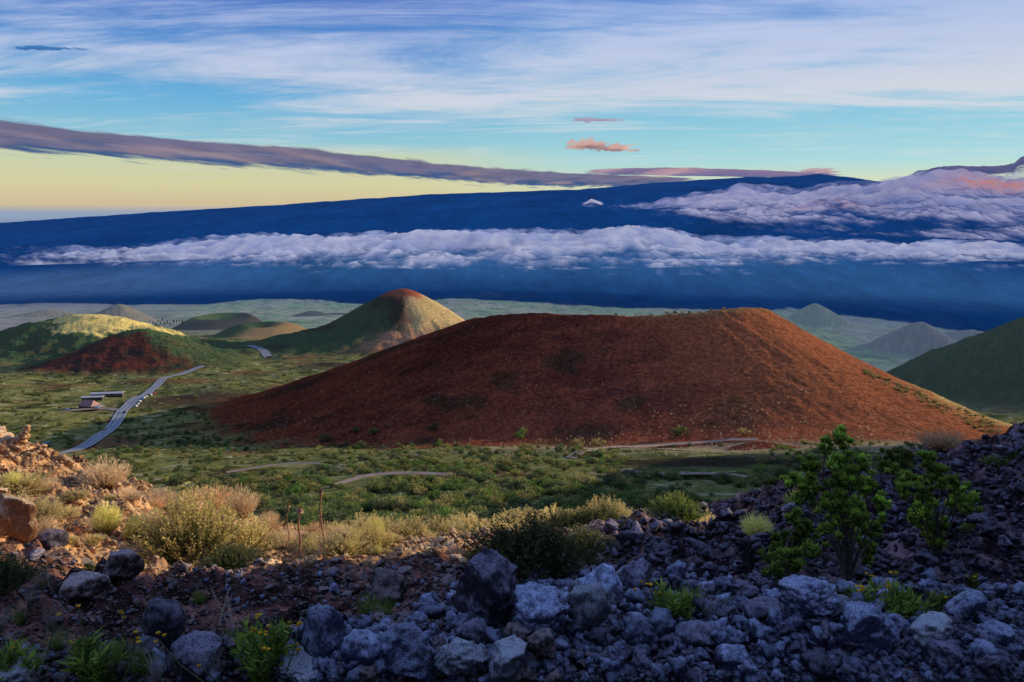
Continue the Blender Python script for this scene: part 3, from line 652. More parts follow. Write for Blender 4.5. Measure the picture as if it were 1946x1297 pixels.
sheet('grey_cloud_band', 'long tapering grey mauve cloud band over the yellow sky', [(-150, 196), (0, 214), (150, 236), (300, 252), (450, 268), (600, 276), (700, 290), (850, 309), (1000, 320), (1100, 326), (1250, 334), (1340, 340)],
      [(-150, 288), (0, 297), (200, 306), (400, 320), (600, 333), (800, 346), (1000, 361), (1120, 362), (1250, 356), (1340, 350)], 3000, ((58, 88, 132), (108, 106, 134), (156, 134, 140)), M_SH, seed=1.7, bot_soft=.45, rag=.75)
M_SM = cloud_material('small_cloud', lit=(.3, .3, .35), lo=.30, hi=.85, nscale=(1/600., 1/3000., 1/400.), hard=.9, dif=.15, glow=1.1)
def lens(name, label, x0, x1, yt, yb, alt, tints, seed, skew=0):
    w = x1 - x0; xs = np.linspace(0, 1, 9); env = np.sin(np.pi * xs) ** .7; mid = (yt + yb) / 2; hh = (yb - yt) / 2
    tp = [(x0 + w * q, mid + skew * (q - .5) - hh * e) for q, e in zip(xs, env)]; bt = [(x0 + w * q, mid + skew * (q - .5) + hh * e * .8) for q, e in zip(xs, env)]
    return sheet(name, label, tp, bt, alt, tints, M_SM, seed=seed, nu=120, nv=30, wl=900, top_soft=.6, bot_soft=.45, ends=.42, rag=1.1)
lens('orange_cloud', 'small orange grey cloud streak floating alone in the pale blue sky', 1030, 1240, 262, 298, 2500, ((150, 120, 125), (200, 160, 150), (230, 185, 165)), 4.2, skew=14)
lens('wispy_cloud', 'faint grey wisp just above the small orange cloud', 1060, 1190, 219, 238, 2600, ((150, 150, 175), (170, 160, 180), (200, 180, 185)), 6.2)
sheet('dusky_cloud', 'thin mauve cloud streak touching the volcano summit', [(1080, 324), (1190, 318), (1300, 317), (1400, 321), (1500, 326), (1600, 331)], [(1080, 330), (1190, 333), (1300, 336), (1400, 338), (1500, 338), (1600, 336)], 2500, ((96, 98, 140), (128, 112, 146), (205, 165, 160)), M_SH, seed=9.2, ends=.15)
lens('summit_cloud', 'cream edged little cloud above the volcano summit', 1480, 1590, 314, 338, 2500, ((130, 120, 150), (190, 160, 165), (245, 215, 180)), 2.2)
lens('blue_wisp', 'dark blue wisp high in the left sky', 50, 215, 84, 102, 4000, ((50, 105, 165), (60, 115, 175), (70, 125, 185)), 7.2)

# ------------------------------------------------------------------ finding the ground
def terr_z(x, y):
    x = np.atleast_1d(np.asarray(x, float)); y = np.atleast_1d(np.asarray(y, float))
    a = np.arctan2(x, y); r = np.hypot(x, y)
    ai = np.clip(np.searchsorted(azs, a) - 1, 0, nc - 2); ri = np.clip(np.searchsorted(rad, r) - 1, 0, nr - 2)
    af = np.clip((a - azs[ai]) / (azs[ai + 1] - azs[ai]), 0, 1); rf_ = np.clip((r - rad[ri]) / (rad[ri + 1] - rad[ri]), 0, 1)
    return (Z[ri, ai] * (1 - af) + Z[ri, ai + 1] * af) * (1 - rf_) + (Z[ri + 1, ai] * (1 - af) + Z[ri + 1, ai + 1] * af) * rf_
SLP = Z / np.maximum(RR, 1e-3)
SLM = np.maximum.accumulate(SLP[rad > 1.5], axis=0); RADV = rad[rad > 1.5]
def hit(px, py):
    """first ground point seen at a pixel"""
    px = np.atleast_1d(np.asarray(px, float)); py = np.atleast_1d(np.asarray(py, float))
    a = (px - CXP) / F_PX; b = (py - CYP) / F_PX
    dx, dy, dz = a, CT - b * ST, -ST - b * CT
    az = np.arctan2(dx, dy); s_ = dz / np.hypot(dx, dy)
    ai = np.clip(np.round(np.interp(az, azs, np.arange(nc))).astype(int), 0, nc - 1)
    out = np.zeros((len(px), 3))
    for k in range(len(px)):
        c = SLM[:, ai[k]]; j = int(np.searchsorted(c, s_[k]))
        if j >= len(c): r = RADV[-1]
        elif j == 0: r = RADV[0]
        else: r = RADV[j - 1] + (RADV[j] - RADV[j - 1]) * np.clip((s_[k] - c[j - 1]) / max(c[j] - c[j - 1], 1e-9), 0, 1)
        out[k] = (r * math.sin(az[k]), r * math.cos(az[k]), 0)
    out[:, 2] = terr_z(out[:, 0], out[:, 1])
    return out
def hitf(px, py, rmin=250.0):
    """first ground point seen at a pixel beyond a distance (things partly hidden by the near bank)"""
    global SLM, RADV
    k0, k1 = SLM, RADV; q = rad > rmin; SLM = np.maximum.accumulate(SLP[q], axis=0); RADV = rad[q]
    o = hit(px, py); SLM, RADV = k0, k1; return o
def drop(px, Y):
    """point on the ground at forward distance Y below the photo column px"""
    k = 1.0; x = (px - CXP) / F_PX * Y / CT
    for _ in range(4):
        z = float(terr_z(x, Y)[0]); dep = z / Y
        # forward distance along the optical axis
        x = (px - CXP) / F_PX * (Y * CT - z * ST)
    return np.array([x, Y, float(terr_z(x, Y)[0])])
def pxscale(p): return (p[1] * CT - p[2] * ST) / F_PX     # metres per photo pixel at a point
def project(p):
    p = np.atleast_2d(p); d = p[:, 1] * CT - p[:, 2] * ST; u = p[:, 1] * ST + p[:, 2] * CT
    return CXP + F_PX * p[:, 0] / d, CYP - F_PX * u / d

# ------------------------------------------------------------------ materials for things
def leaf_material(name, tr=.35, rough=.6):
    m, N = new_mat(name)
    t = N.n('ShaderNodeAttribute', attribute_name='tint'); ob = N.n('ShaderNodeObjectInfo')
    hs = N.n('ShaderNodeHueSaturation', i_Color=(t, 0)); N.set(hs, 'Value', N.smooth((ob, 'Random'), 0, 1, .78, 1.25)) if False else None
    v = N.m('ADD', N.m('MULTIPLY', (ob, 5), .5), .75); N.t.links.new(v.outputs[0], hs.inputs['Value'])
    d = N.n('ShaderNodeBsdfPrincipled', i_Roughness=rough); N.link(hs, 0, d, 'Base Color'); d.inputs['Specular IOR Level'].default_value = .25
    tl = N.n('ShaderNodeBsdfTranslucent'); N.link(hs, 0, tl, 0)
    mx = N.n('ShaderNodeMixShader', i_0=tr); N.link(d, 0, mx, 1); N.link(tl, 0, mx, 2)
    o = N.n('ShaderNodeOutputMaterial'); N.link(mx, 0, o, 0); return m
def plain_material(name, c, rough=.7, c2=None, sc=8.0, metal=0.0, bump=.2):
    m, N = new_mat(name)
    tc = N.n('ShaderNodeTexCoord'); nz = N.n('ShaderNodeTexNoise', i_Vector=(tc, 3), i_Scale=sc, i_Detail=7.0, i_Roughness=.65)
    cc = N.mix(N.smooth((nz, 0), .32, .68), c, c2 if c2 is not None else tuple(q * .6 for q in c))
    d = N.n('ShaderNodeBsdfPrincipled', i_Roughness=rough, i_Metallic=metal); N.t.links.new(cc[0].outputs[2], d.inputs['Base Color'])
    b = N.n('ShaderNodeBump', i_Strength=bump, i_Distance=.02, i_Height=(nz, 0)); N.link(b, 0, d, 'Normal')
    o = N.n('ShaderNodeOutputMaterial'); N.link(d, 0, o, 0); return m
def rock_material(name, dark, light, scale=6.0, pits=1.0, up=.35):
    m, N = new_mat(name)
    tc = N.n('ShaderNodeTexCoord'); ob = N.n('ShaderNodeObjectInfo'); ge = N.n('ShaderNodeNewGeometry')
    off = N.n('ShaderNodeVectorMath', operation='ADD'); N.link(tc, 3, off, 0)
    rv = N.n('ShaderNodeVectorMath', operation='SCALE'); rv.inputs[0].default_value = (31, 17, 53); N.t.links.new(ob.outputs['Random'], rv.inputs['Scale']); N.link(rv, 0, off, 1)
    n1 = N.n('ShaderNodeTexNoise', i_Vector=(off, 0), i_Scale=scale, i_Detail=12.0, i_Roughness=.72)
    n2 = N.n('ShaderNodeTexNoise', i_Vector=(off, 0), i_Scale=scale * .35, i_Detail=4.0, i_Roughness=.6)
    vo = N.n('ShaderNodeTexVoronoi', i_Vector=(off, 0), i_Scale=scale * 5.5)
    vo2 = N.n('ShaderNodeTexVoronoi', i_Vector=(off, 0), i_Scale=scale * 2.2)
    sp = N.n('ShaderNodeSeparateXYZ', i_0=(ge, 1))
    pit = N.m('MULTIPLY', N.smooth((vo, 0), .08, .38), N.smooth((vo2, 0), .05, .30, .55, 1.0))
    f = N.m('ADD', N.m('ADD', N.m('MULTIPLY', (n1, 0), 1.3), N.m('MULTIPLY', (sp, 2), up)), N.m('MULTIPLY', (n2, 0), .7))  # upward faces paler: lichen and lit tops painted in
    c = N.mix(N.smooth(f, .95, 1.42), dark, light)
    c = N.mix(N.m('SUBTRACT', 1.0, pit), c, tuple(q * .25 for q in dark))  # pits painted darker, like shaded hollows
    vv = N.m('ADD', N.m('MULTIPLY', (ob, 5), .7), .65)
    hs = N.n('ShaderNodeHueSaturation'); N.t.links.new(c[0].outputs[2], hs.inputs['Color']); N.t.links.new(vv.outputs[0], hs.inputs['Value'])
    h = N.m('ADD', N.m('MULTIPLY', (n1, 0), 1.0), N.m('MULTIPLY', pit, .45 * pits))
    bp = N.n('ShaderNodeBump', i_Strength=1.0, i_Distance=.035, i_Height=(h, 0))
    d = N.n('ShaderNodeBsdfPrincipled', i_Roughness=.85); N.link(hs, 0, d, 'Base Color'); N.link(bp, 0, d, 'Normal'); d.inputs['Specular IOR Level'].default_value = .3
    o = N.n('ShaderNodeOutputMaterial'); N.link(d, 0, o, 0); return m
M_RB = rock_material('blue_grey_rock', (.085, .085, .16), (.72, .74, .98), pits=1.6)
M_RV = rock_material('violet_rock', (.05, .04, .058), (.46, .40, .50), pits=1.8)
M_RD = rock_material('brown_rock', (.05, .032, .028), (.64, .46, .42), pits=1.8)
M_RS = rock_material('tan_rock', (.34, .16, .08), (.85, .60, .36))
M_RK = rock_material('dark_clinker', (.028, .022, .032), (.27, .22, .27), pits=2.0)
M_RG = rock_material('pale_grey_rock', (.16, .15, .17), (.85, .83, .88), up=.5)
M_LEAF = leaf_material('foliage'); M_DRY = leaf_material('dry_foliage', tr=.25, rough=.8)
M_BARK = plain_material('bark', (.16, .12, .09), c2=(.07, .05, .04), sc=20)

# ------------------------------------------------------------------ rocks
from mathutils import noise as mn
import bmesh
def rock_mesh(name, seed, mat, sub=4, cuts=9, aspect=(1, 1, 1), rough=.16, fine=.05):
    rs = np.random.default_rng(seed); bm = bmesh.new(); bmesh.ops.create_icosphere(bm, subdivisions=sub, radius=1.0)
    P = np.array([v.co[:] for v in bm.verts])
    for _ in range(cuts):
        n = rs.normal(size=3); n /= np.linalg.norm(n); d = rs.uniform(.52, .86); e = P @ n - d
        P = P - np.outer(np.maximum(e, 0) * .93, n)
    off = rs.uniform(-50, 50, 3)
    D = np.array([mn.fractal(Vector(p * 1.3 + off), .75, 2.1, 3) for p in P]); D2 = np.array([mn.fractal(Vector(p * 4.5 + off), .6, 2.2, 4) for p in P])
    nn = P / np.linalg.norm(P, axis=1)[:, None]
    P = P + nn * (D * rough + D2 * fine)[:, None]; P = P * np.array(aspect)
    P[:, 2] -= P[:, 2].min(); w = (P[:, 0].max() - P[:, 0].min()); P /= w; P[:, 2] -= .10 * P[:, 2].max()
    for v, p in zip(bm.verts, P): v.co = p
    me = bpy.data.meshes.new(name); bm.to_mesh(me); bm.free(); me.materials.append(mat)
    me.polygons.foreach_set('use_smooth', [True] * len(me.polygons)); return me
# individually shaped boulders:  px, py of the foot, width px, height px, material, label, turn
HERO = [
 (928, 1200, 120, 128, M_RV, 'large upright boulder with a pale left edge, tallest of the stones in front', 0.3),
 (1117, 1206, 80, 84, M_RG, 'round brown grey boulder with stiff straws behind it', 1.2),
 (1150, 1152, 86, 66, M_RB, 'blue speckled boulder behind the round brown one', .5),
 (1204, 1140, 76, 72, M_RV, 'dark rounded boulder behind the blue speckled one', 2.2),
 (1035, 1222, 118, 84, M_RB, 'streaky blue slab leaning between the tall and the round boulder', .1),
 (872, 1290, 104, 66, M_RG, 'pale grey pitted slab at the bottom, below the tall boulder', .2),
 (775, 1300, 110, 100, M_RB, 'long blue boulder leaning down to the lower left', .9),
 (965, 1303, 66, 66, M_RG, 'brownish egg shaped stone at the bottom edge beside the pale slab', 1.6),
 (898, 1236, 58, 50, M_RV, 'reddish stone wedged under the tall boulder', 2.0),
 (1034, 1260, 54, 56, M_RD, 'upright brown stone below the streaky slab', .6),
 (985, 1245, 56, 46, M_RD, 'rough dark stone between the egg shaped and the tall stone', 1.1),
 (620, 1268, 78, 104, M_RB, 'tall dark blue boulder left of the pile', .4),
 (684, 1270, 72, 70, M_RB, 'smooth deep blue stone beside the tall dark blue boulder', 1.9),
 (560, 1305, 128, 58, M_RG, 'wide whitish boulder at the bottom edge, left of the blue ones', .15),
 (362, 1305, 86, 70, M_RV, 'dark grey boulder at the bottom edge behind dry stalks', .8),
 (300, 1236, 76, 78, M_RV, 'grey boulder with a pale crest behind the leafy green plant', 1.5),
 (366, 1245, 70, 36, M_RV, 'low dark stone right of the leafy green plant', 2.5),
 (20, 1302, 70, 40, M_RG, 'pale stone in the bottom left corner', .5),
 (86, 1047, 64, 42, M_RV, 'dark grey boulder at the foot of the sunlit bank', .4),
 (22, 1030, 72, 72, M_RS, 'smooth sunlit tan boulder at the left edge', .9),
 (150, 1150, 80, 44, M_RD, 'flat dark stone in the shade at the left', 1.3),
 (225, 1110, 70, 52, M_RD, 'dark rounded boulder in the shade under the sunlit bank', 2.1),
 (1643, 1248, 98, 82, M_RB, 'big pale blue pointed boulder right of the middle, below the yellow flowers', .3),
 (1787, 1232, 74, 52, M_RG, 'light grey stone right of the pointed boulder', 1.0),
 (1850, 1180, 72, 44, M_RB, 'dark blue angular stone near the right edge', 1.8),
 (1532, 1170, 104, 48, M_RB, 'long pale blue ridge stone on the low rock wall', .1),
 (1805, 1275, 66, 56, M_RV, 'reddish violet block near the bottom right', 2.4),
 (1700, 1225, 72, 50, M_RB, 'bluish stone touching the pointed boulder', .9),
 (1455, 1185, 80, 50, M_RV, 'dark violet stone left of the long ridge stone', 1.7),
 (1265, 1215, 64, 52, M_RB, 'blue stone beside the grassy yellow flowers', 2.9),
 (1330, 1240, 74, 48, M_RV, 'dull violet stone low in the rubble, centre right', .2),
 (1590, 1180, 62, 40, M_RG, 'whitish stone between the ridge stone and the pointed boulder', 1.4),
 (1215, 1235, 60, 56, M_RB, 'deep blue stone right of the round brown grey boulder', 2.6),
 (1900, 1230, 66, 40, M_RB, 'pale blue stone near the right edge of the rubble', .7),
 (1395, 1290, 72, 46, M_RB, 'blue stone at the bottom edge, centre right', 1.9),
 (1560, 1290, 60, 40, M_RV, 'small violet stone at the bottom edge under the pointed boulder', 2.9),
 (735, 1150, 70, 50, M_RD, 'brown stone on the dark gravel left of the tall boulder', .9),
]
hp = hit([h[0] for h in HERO], [h[1] for h in HERO])
for i, (h, p) in enumerate(zip(HERO, hp)):
    s_ = pxscale(p); w = h[2] * s_ * 1.14; asp = h[3] / h[2] * 1.12
    me = rock_mesh('boulder', 100 + i, h[4], sub=5 if h[2] > 90 else 4, cuts=8 + i % 5, aspect=(1, .85, asp), rough=.16, fine=.07)
    link('boulder', me, loc=(p[0], p[1] + w * .25, p[2] - .03 * w), rot=(0.05 * math.sin(i), .06 * math.cos(i * 2), (h[6] - 1.2) * .35), scl=w, label=h[5], category='boulder')
# sunlit rock finger and outcrop lumps on the left bank
def lumps(name, label, cat, pts, Y, mat, seed, **k):
    """one outcrop made of fused lumps: rows of (px, py, r_px)"""
    bm = bmesh.new(); rs = random.Random(seed)
    for j, (px, py, r) in enumerate(pts):
        c = np.array(at(px, py, Y)); rr = r * Y / F_PX * 1.0
        g = bmesh.ops.create_icosphere(bm, subdivisions=4, radius=1.0)
        o = Vector((seed * 3.1 + j, j * 1.7, 0))
        for v in g['verts']:
            d = 1 + .30 * mn.fractal(v.co * 1.6 + o, .7, 2.1, 5) + .10 * mn.fractal(v.co * 6 + o, .7, 2.1, 4)
            v.co = Vector(c) + v.co * d * rr
    me = bpy.data.meshes.new(name); bm.to_mesh(me); bm.free(); me.materials.append(mat)
    me.polygons.foreach_set('use_smooth', [True] * len(me.polygons))
    return link(name, me, label=label, category=cat, **k)
lumps('rock_outcrop', 'sunlit rock outcrop with a finger pointing up at the left edge', 'rock', [(10, 858, 34), (-20, 850, 40), (30, 850, 18), (38, 838, 12), (46, 828, 9), (50, 818, 7), (52, 812, 5), (20, 866, 30)], 19.0, M_RS, 3)

VAR = {}
for mi, (mat, k) in enumerate(((M_RB, 6), (M_RV, 6), (M_RD, 4), (M_RS, 3), (M_RK, 5))):
    VAR[mat.name] = [rock_mesh('lava_rock', 300 + mi * 10 + q, mat, sub=3, cuts=int(rng.integers(4, 14)), aspect=(1, rng.uniform(.55, 1), rng.uniform(.45, 1.0)), rough=rng.uniform(.2, .5), fine=rng.uniform(.1, .22)) for q in range(k)]

def scatter_px(n, x0, x1, y0, y1, dens=None):
    px = rng.uniform(x0, x1, n); py = rng.uniform(y0, y1, n); P = hit(px, py)
    return px, py, P
def gn_scatter(name, P, rot, scl, meshes, pick, label, category):
    """one uncountable mass: meshes stood on many points"""
    src = bpy.data.collections.new(name + '_source')
    for k_, me in enumerate(meshes):
        src.objects.link(bpy.data.objects.new('%s_kind_%02d' % (name, k_), me))
    me = bpy.data.meshes.new(name); me.vertices.add(len(P)); me.vertices.foreach_set('co', np.asarray(P, np.float32).ravel())
    a = me.attributes.new('rot', 'FLOAT_VECTOR', 'POINT'); a.data.foreach_set('vector', np.asarray(rot, np.float32).ravel())
    a = me.attributes.new('scl', 'FLOAT', 'POINT'); a.data.foreach_set('value', np.asarray(scl, np.float32))
    a = me.attributes.new('pick', 'INT', 'POINT'); a.data.foreach_set('value', np.asarray(pick, np.int32))
    o = link(name, me, kind='stuff', label=label, category=category)
    g = bpy.data.node_groups.new(name, 'GeometryNodeTree'); g.interface.new_socket('Geometry', in_out='INPUT', socket_type='NodeSocketGeometry'); g.interface.new_socket('Geometry', in_out='OUTPUT', socket_type='NodeSocketGeometry')
    ni, no = g.nodes.new('NodeGroupInput'), g.nodes.new('NodeGroupOutput')
    ci = g.nodes.new('GeometryNodeCollectionInfo'); ci.inputs['Collection'].default_value = src; ci.inputs['Separate Children'].default_value = True; ci.inputs['Reset Children'].default_value = True
    ip = g.nodes.new('GeometryNodeInstanceOnPoints'); ip.inputs['Pick Instance'].default_value = True
    def na(nm, dt): q = g.nodes.new('GeometryNodeInputNamedAttribute'); q.data_type = dt; q.inputs['Name'].default_value = nm; return q
    L = g.links.new; L(ni.outputs[0], ip.inputs['Points']); L(ci.outputs[0], ip.inputs['Instance'])
    L(na('pick', 'INT').outputs[0], ip.inputs['Instance Index']); L(na('rot', 'FLOAT_VECTOR').outputs[0], ip.inputs['Rotation']); L(na('scl', 'FLOAT').outputs[0], ip.inputs['Scale']); L(ip.outputs[0], no.inputs[0])
    o.modifiers.new('scatter', 'NODES').node_group = g
    return o
def lit_left(P): return (P[:, 1] > 9.2 - .1 * P[:, 0]) & (P[:, 0] - (P[:, 1] - 12) * .18 < .5)
NS = 36000
px, py, P = scatter_px(NS, -30, 1976, 812, 1297)
dist = np.hypot(P[:, 0], P[:, 1]); keep = dist < 48
# sparser on the smooth dark gravel to the left, packed in front on the right
edge = np.interp(px, [0, 500, 700, 850, 1000, 1150, 1400, 1946], [1235, 1225, 1180, 1140, 1095, 1085, 1110, 1120])
wgt = np.where(py > edge, np.where(px > 560, .85, .75), np.where(px > 1150, .34, .8)) * ss(48, 20, dist)
keep &= rng.uniform(size=NS) < wgt
P = P[keep]; px = px[keep]; py = py[keep]; dist = dist[keep]; n = len(P)
edge = edge[keep]; basepx = np.where(py > edge, 15, np.where(px > 1150, 12.5, 6.5)) * np.where(px < 560, .85, 1.0)
spx = basepx * .82 * np.exp(rng.normal(0, .6, n)); spx = np.clip(spx, 3.5, 52)
ps = (P[:, 1] * CT - P[:, 2] * ST) / F_PX; wm = np.minimum(spx * ps, .6)
left = lit_left(P); gr = P[:, 0] + .3 * P[:, 1]
pr = rng.uniform(size=n)
kind = np.where(left, 3, np.where(px > 1180, np.where(pr < .35, 0, 1), np.where(px > 560, np.where(pr < .45, 0, np.where(pr < .8, 1, 2)), np.where(pr < .15, 0, np.where(pr < .35, 1, 2)))))  # stones on the sunlit bank take the lighter tan, sunlight partly in it
kind = np.where((kind == 0) & (py < 1090), 1, kind); kind = np.where((py < edge) & (px < 1180) & ~left & (pr > .12), 2, kind)
kind = np.where((kind != 3) & (px > 1150) & (py < edge - 12), np.where(pr > .12, 4, 1), kind)
meshes = VAR['blue_grey_rock'] + VAR['violet_rock'] + VAR['brown_rock'] + VAR['tan_rock'] + VAR['dark_clinker']; offk = [0, 6, 12, 16, 19]; cntk = [6, 6, 4, 3, 5]
pick = np.array([offk[k] + int(rng.integers(cntk[k])) for k in kind]); rot = np.stack([rng.uniform(-.5, .5, n), rng.uniform(-.5, .5, n), rng.uniform(0, 6.28, n)], -1)
order = np.argsort(-wm / ps); top = order[:190]; rest = order[190:]
KN = ['blue grey', 'violet grey', 'brown', 'tan', 'almost black']
heroxy = hp[:, :2]
for i in top:
    o = link('lava_rock', meshes[pick[i]], loc=tuple(P[i] - np.array([0, 0, wm[i] * .12])), rot=tuple(rot[i]), scl=float(wm[i]))
    where = 'rubble at the bottom right' if (px[i] > 1180 and py[i] > 1130) else 'shaded rocky bank at the right' if px[i] > 1180 else 'pile around the tall boulder' if (px[i] > 560 and py[i] > 1130) else 'dark gravel in the middle' if px[i] > 560 else 'sunlit bank at the left' if left[i] else 'dark gravel at the left'
    o['label'] = 'loose %s lava rock in the %s' % (KN[kind[i]], where); o['category'] = 'rock'; o['group'] = '%s rocks in the %s' % (KN[kind[i]], where)
gn_scatter('rubble', P[rest] - np.stack([0 * rest, 0 * rest, wm[rest] * .12], -1), rot[rest], wm[rest], meshes, pick[rest], 'small lava stones and cinders strewn over the slope', 'rubble')

# ------------------------------------------------------------------ plants
class Leaves:
    def __init__(s): s.V = []; s.T = []; s.n = 0
    def add(s, P, D, L, W, T):
        """flat pointed leaves: base points P, directions D, lengths L, widths W, tints T"""
        P = np.asarray(P, float); k = len(P); D = D / np.maximum(np.linalg.norm(D, axis=1), 1e-6)[:, None]
        r = rng.normal(size=(k, 3)); S = np.cross(D, r); S /= np.maximum(np.linalg.norm(S, axis=1), 1e-6)[:, None]
        L = np.broadcast_to(L, k)[:, None]; W = np.broadcast_to(W, k)[:, None]
        q = np.stack([P, P + D * L * .5 + S * W * .5, P + D * L, P + D * L * .5 - S * W * .5], 1)
        s.V.append(q.reshape(-1, 3)); s.T.append(np.repeat(np.broadcast_to(T, (k, 3)), 4, axis=0)); s.n += k
        return s
    def blades(s, P, Q_, W, T0, T1, seg=3, bend=.25):
        """grass blades from P to Q, bending over"""
        k = len(P); D = Q_ - P; S = np.cross(D, rng.normal(size=(k, 3))); S /= np.maximum(np.linalg.norm(S, axis=1), 1e-6)[:, None]
        L = np.linalg.norm(D, axis=1)[:, None]; B = rng.normal(size=(k, 3)) * L * bend; B[:, 2] = np.abs(B[:, 2]) * .3
        W = np.broadcast_to(W, k)[:, None]
        pts = [P + D * t + B * (t * (1 - t)) for t in np.linspace(0, 1, seg + 1)]
        for i in range(seg):
            w0 = W * (1 - .8 * i / seg); w1 = W * (1 - .8 * (i + 1) / seg)
            q = np.stack([pts[i] - S * w0 / 2, pts[i] + S * w0 / 2, pts[i + 1] + S * w1 / 2, pts[i + 1] - S * w1 / 2], 1)
            t0 = T0 + (T1 - T0) * i / seg; s.V.append(q.reshape(-1, 3)); s.T.append(np.repeat(np.broadcast_to(t0, (k, 3)), 4, axis=0)); s.n += k
        return s
    def mesh(s, name, mat):
        V = np.concatenate(s.V); T = np.concatenate(s.T); return mesh_from(name, V, np.arange(len(V)).reshape(-1, 4), mat, {'tint': T}, smooth=False)
def tubes(name, paths, mat, sides=6):
    """tapering stems: list of (points, r0, r1)"""
    V = []; Fq = []; n = 0
    for pts, r0, r1 in paths:
        pts = np.asarray(pts, float); k = len(pts); d = np.gradient(pts, axis=0); d /= np.maximum(np.linalg.norm(d, axis=1), 1e-9)[:, None]
        ref = np.array([.3, .9, .2]); u = np.cross(d, ref); u /= np.linalg.norm(u, axis=1)[:, None]; v = np.cross(d, u)
        for i in range(k):
            r = r0 + (r1 - r0) * i / (k - 1)
            for j in range(sides):
                a = 2 * math.pi * j / sides; V.append(pts[i] + (u[i] * math.cos(a) + v[i] * math.sin(a)) * r)
        for i in range(k - 1):
            for j in range(sides):
                a = n + i * sides + j; b = n + i * sides + (j + 1) % sides; Fq.append((a, b, b + sides, a + sides))
        n += k * sides
    return mesh_from(name, np.array(V), np.array(Fq), mat)
def unit(n): v = rng.normal(size=(n, 3)); return v / np.linalg.norm(v, axis=1)[:, None]
def jit(c, n, a=.25): return np.clip(np.asarray(c) * np.exp(rng.normal(0, a, (n, 1))) * (1 + rng.normal(0, .06, (n, 3))), 0, 1)

def canopy(L, c, r, n, ls, dark, light, flat=.85):
    """a clump of leaves on an uneven ball"""
    d = unit(n); rad_ = r * (.55 + .45 * rng.uniform(size=n) ** .4) * (1 + .25 * np.sin(d[:, 0] * 5 + c[0] * 3) * np.cos(d[:, 1] * 4 + c[2]))
    P = np.asarray(c) + d * rad_[:, None] * np.array([1, 1, flat])
    D = d * .8 + unit(n) * .7 + np.array([0, 0, .4])
    k = np.clip(.5 + .45 * d[:, 2] + rng.normal(0, .22, n), 0, 1)  # leaves painted darker below and lighter above, like shading
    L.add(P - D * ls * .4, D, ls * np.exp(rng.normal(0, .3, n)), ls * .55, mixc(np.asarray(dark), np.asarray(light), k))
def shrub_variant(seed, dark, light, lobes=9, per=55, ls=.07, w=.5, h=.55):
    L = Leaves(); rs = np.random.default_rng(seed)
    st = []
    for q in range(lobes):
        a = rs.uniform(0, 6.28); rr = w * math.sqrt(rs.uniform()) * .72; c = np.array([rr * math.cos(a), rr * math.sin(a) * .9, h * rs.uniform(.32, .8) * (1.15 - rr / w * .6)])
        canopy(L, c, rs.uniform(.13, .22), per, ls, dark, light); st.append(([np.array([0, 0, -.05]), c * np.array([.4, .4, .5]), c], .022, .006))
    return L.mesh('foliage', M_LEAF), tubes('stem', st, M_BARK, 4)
SV = [shrub_variant(20 + q, d, l, lobes=8 + q % 4 * 2, per=60) for q, (d, l) in enumerate([((.020, .040, .010), (.26, .32, .08)), ((.018, .036, .012), (.17, .25, .08)), ((.024, .038, .012), (.34, .35, .10)), ((.022, .034, .014), (.19, .23, .10)), ((.03, .036, .012), (.52, .44, .16)), ((.018, .036, .010), (.20, .34, .06))])]
SV_dry = [shrub_variant(40 + q, (.12, .10, .05), (.50, .42, .22), lobes=7, per=60) for q in range(2)]
def joined(a, b):
    """foliage and stem of one shrub as a single mesh, for the uncountable mass"""
    bm = bmesh.new(); bm.from_mesh(a); n0 = len(bm.faces); bm.from_mesh(b); bm.faces.ensure_lookup_table()
    for f in bm.faces[n0:]: f.material_index = 1
    me = bpy.data.meshes.new('shrub'); bm.to_mesh(me); bm.free(); me.materials.append(a.materials[0]); me.materials.append(b.materials[0]); return me
def thing(name, label, cat, loc, rotz=0, scl=1.0, group=None):
    o = bpy.data.objects.new(name, None); col.objects.link(o); o.location = loc; o.rotation_euler = (0, 0, rotz); o.scale = (scl,) * 3 if isinstance(scl, (int, float)) else scl
    o.empty_display_size = .2; o['label'] = label; o['category'] = cat
    if group: o['group'] = group
    return o
NV = 10000
px = rng.uniform(-20, 1966, NV); py = 690 + 330 * rng.uniform(size=NV) ** .8; P = hit(px, py); dist = np.hypot(P[:, 0], P[:, 1])
reg_at = REG[np.clip(np.searchsorted(rad, dist) - 1, 0, nr - 1), np.clip(np.searchsorted(azs, np.arctan2(P[:, 0], P[:, 1])), 0, nc - 1)]
clus = fbm(P[:, 0] / 26, P[:, 1] / 26, 4, .6) + .25 * fbm(P[:, 0] / 90, P[:, 1] / 90, 3)
main_i = names.index('main') + 1; mfront = at(1000, 850, 440)
keep = (dist > 58) & (dist < 1250) & (reg_at == 0) & (clus + rng.normal(0, .10, NV) > -.06)
keep &= ~((np.abs(px - 1310) < 120) & (np.abs(py - 878) < 26)) & ~((np.abs(px - 370) < 60) & (np.abs(py - 750) < 26) & (rng.uniform(size=NV) < .8))
keep &= (rng.uniform(size=NV) < np.where(py < 800, .8, 1.0))
P = P[keep]; px = px[keep]; py = py[keep]; dist = dist[keep]; n = len(P)
w = rng.uniform(1.6, 5.0, n) * np.where(dist < 110, .8, 1) * np.where(dist > 500, 1.15, 1); ps = (P[:, 1] * CT - P[:, 2] * ST) / F_PX
pick = rng.integers(0, 6, n); rz = rng.uniform(0, 6.28, n)
ROADPX = [(60, 874), (95, 866), (130, 858), (170, 848), (200, 835), (216, 818), (226, 797), (236, 777), (258, 759), (288, 740), (308, 723), (330, 711), (355, 702), (388, 697)]
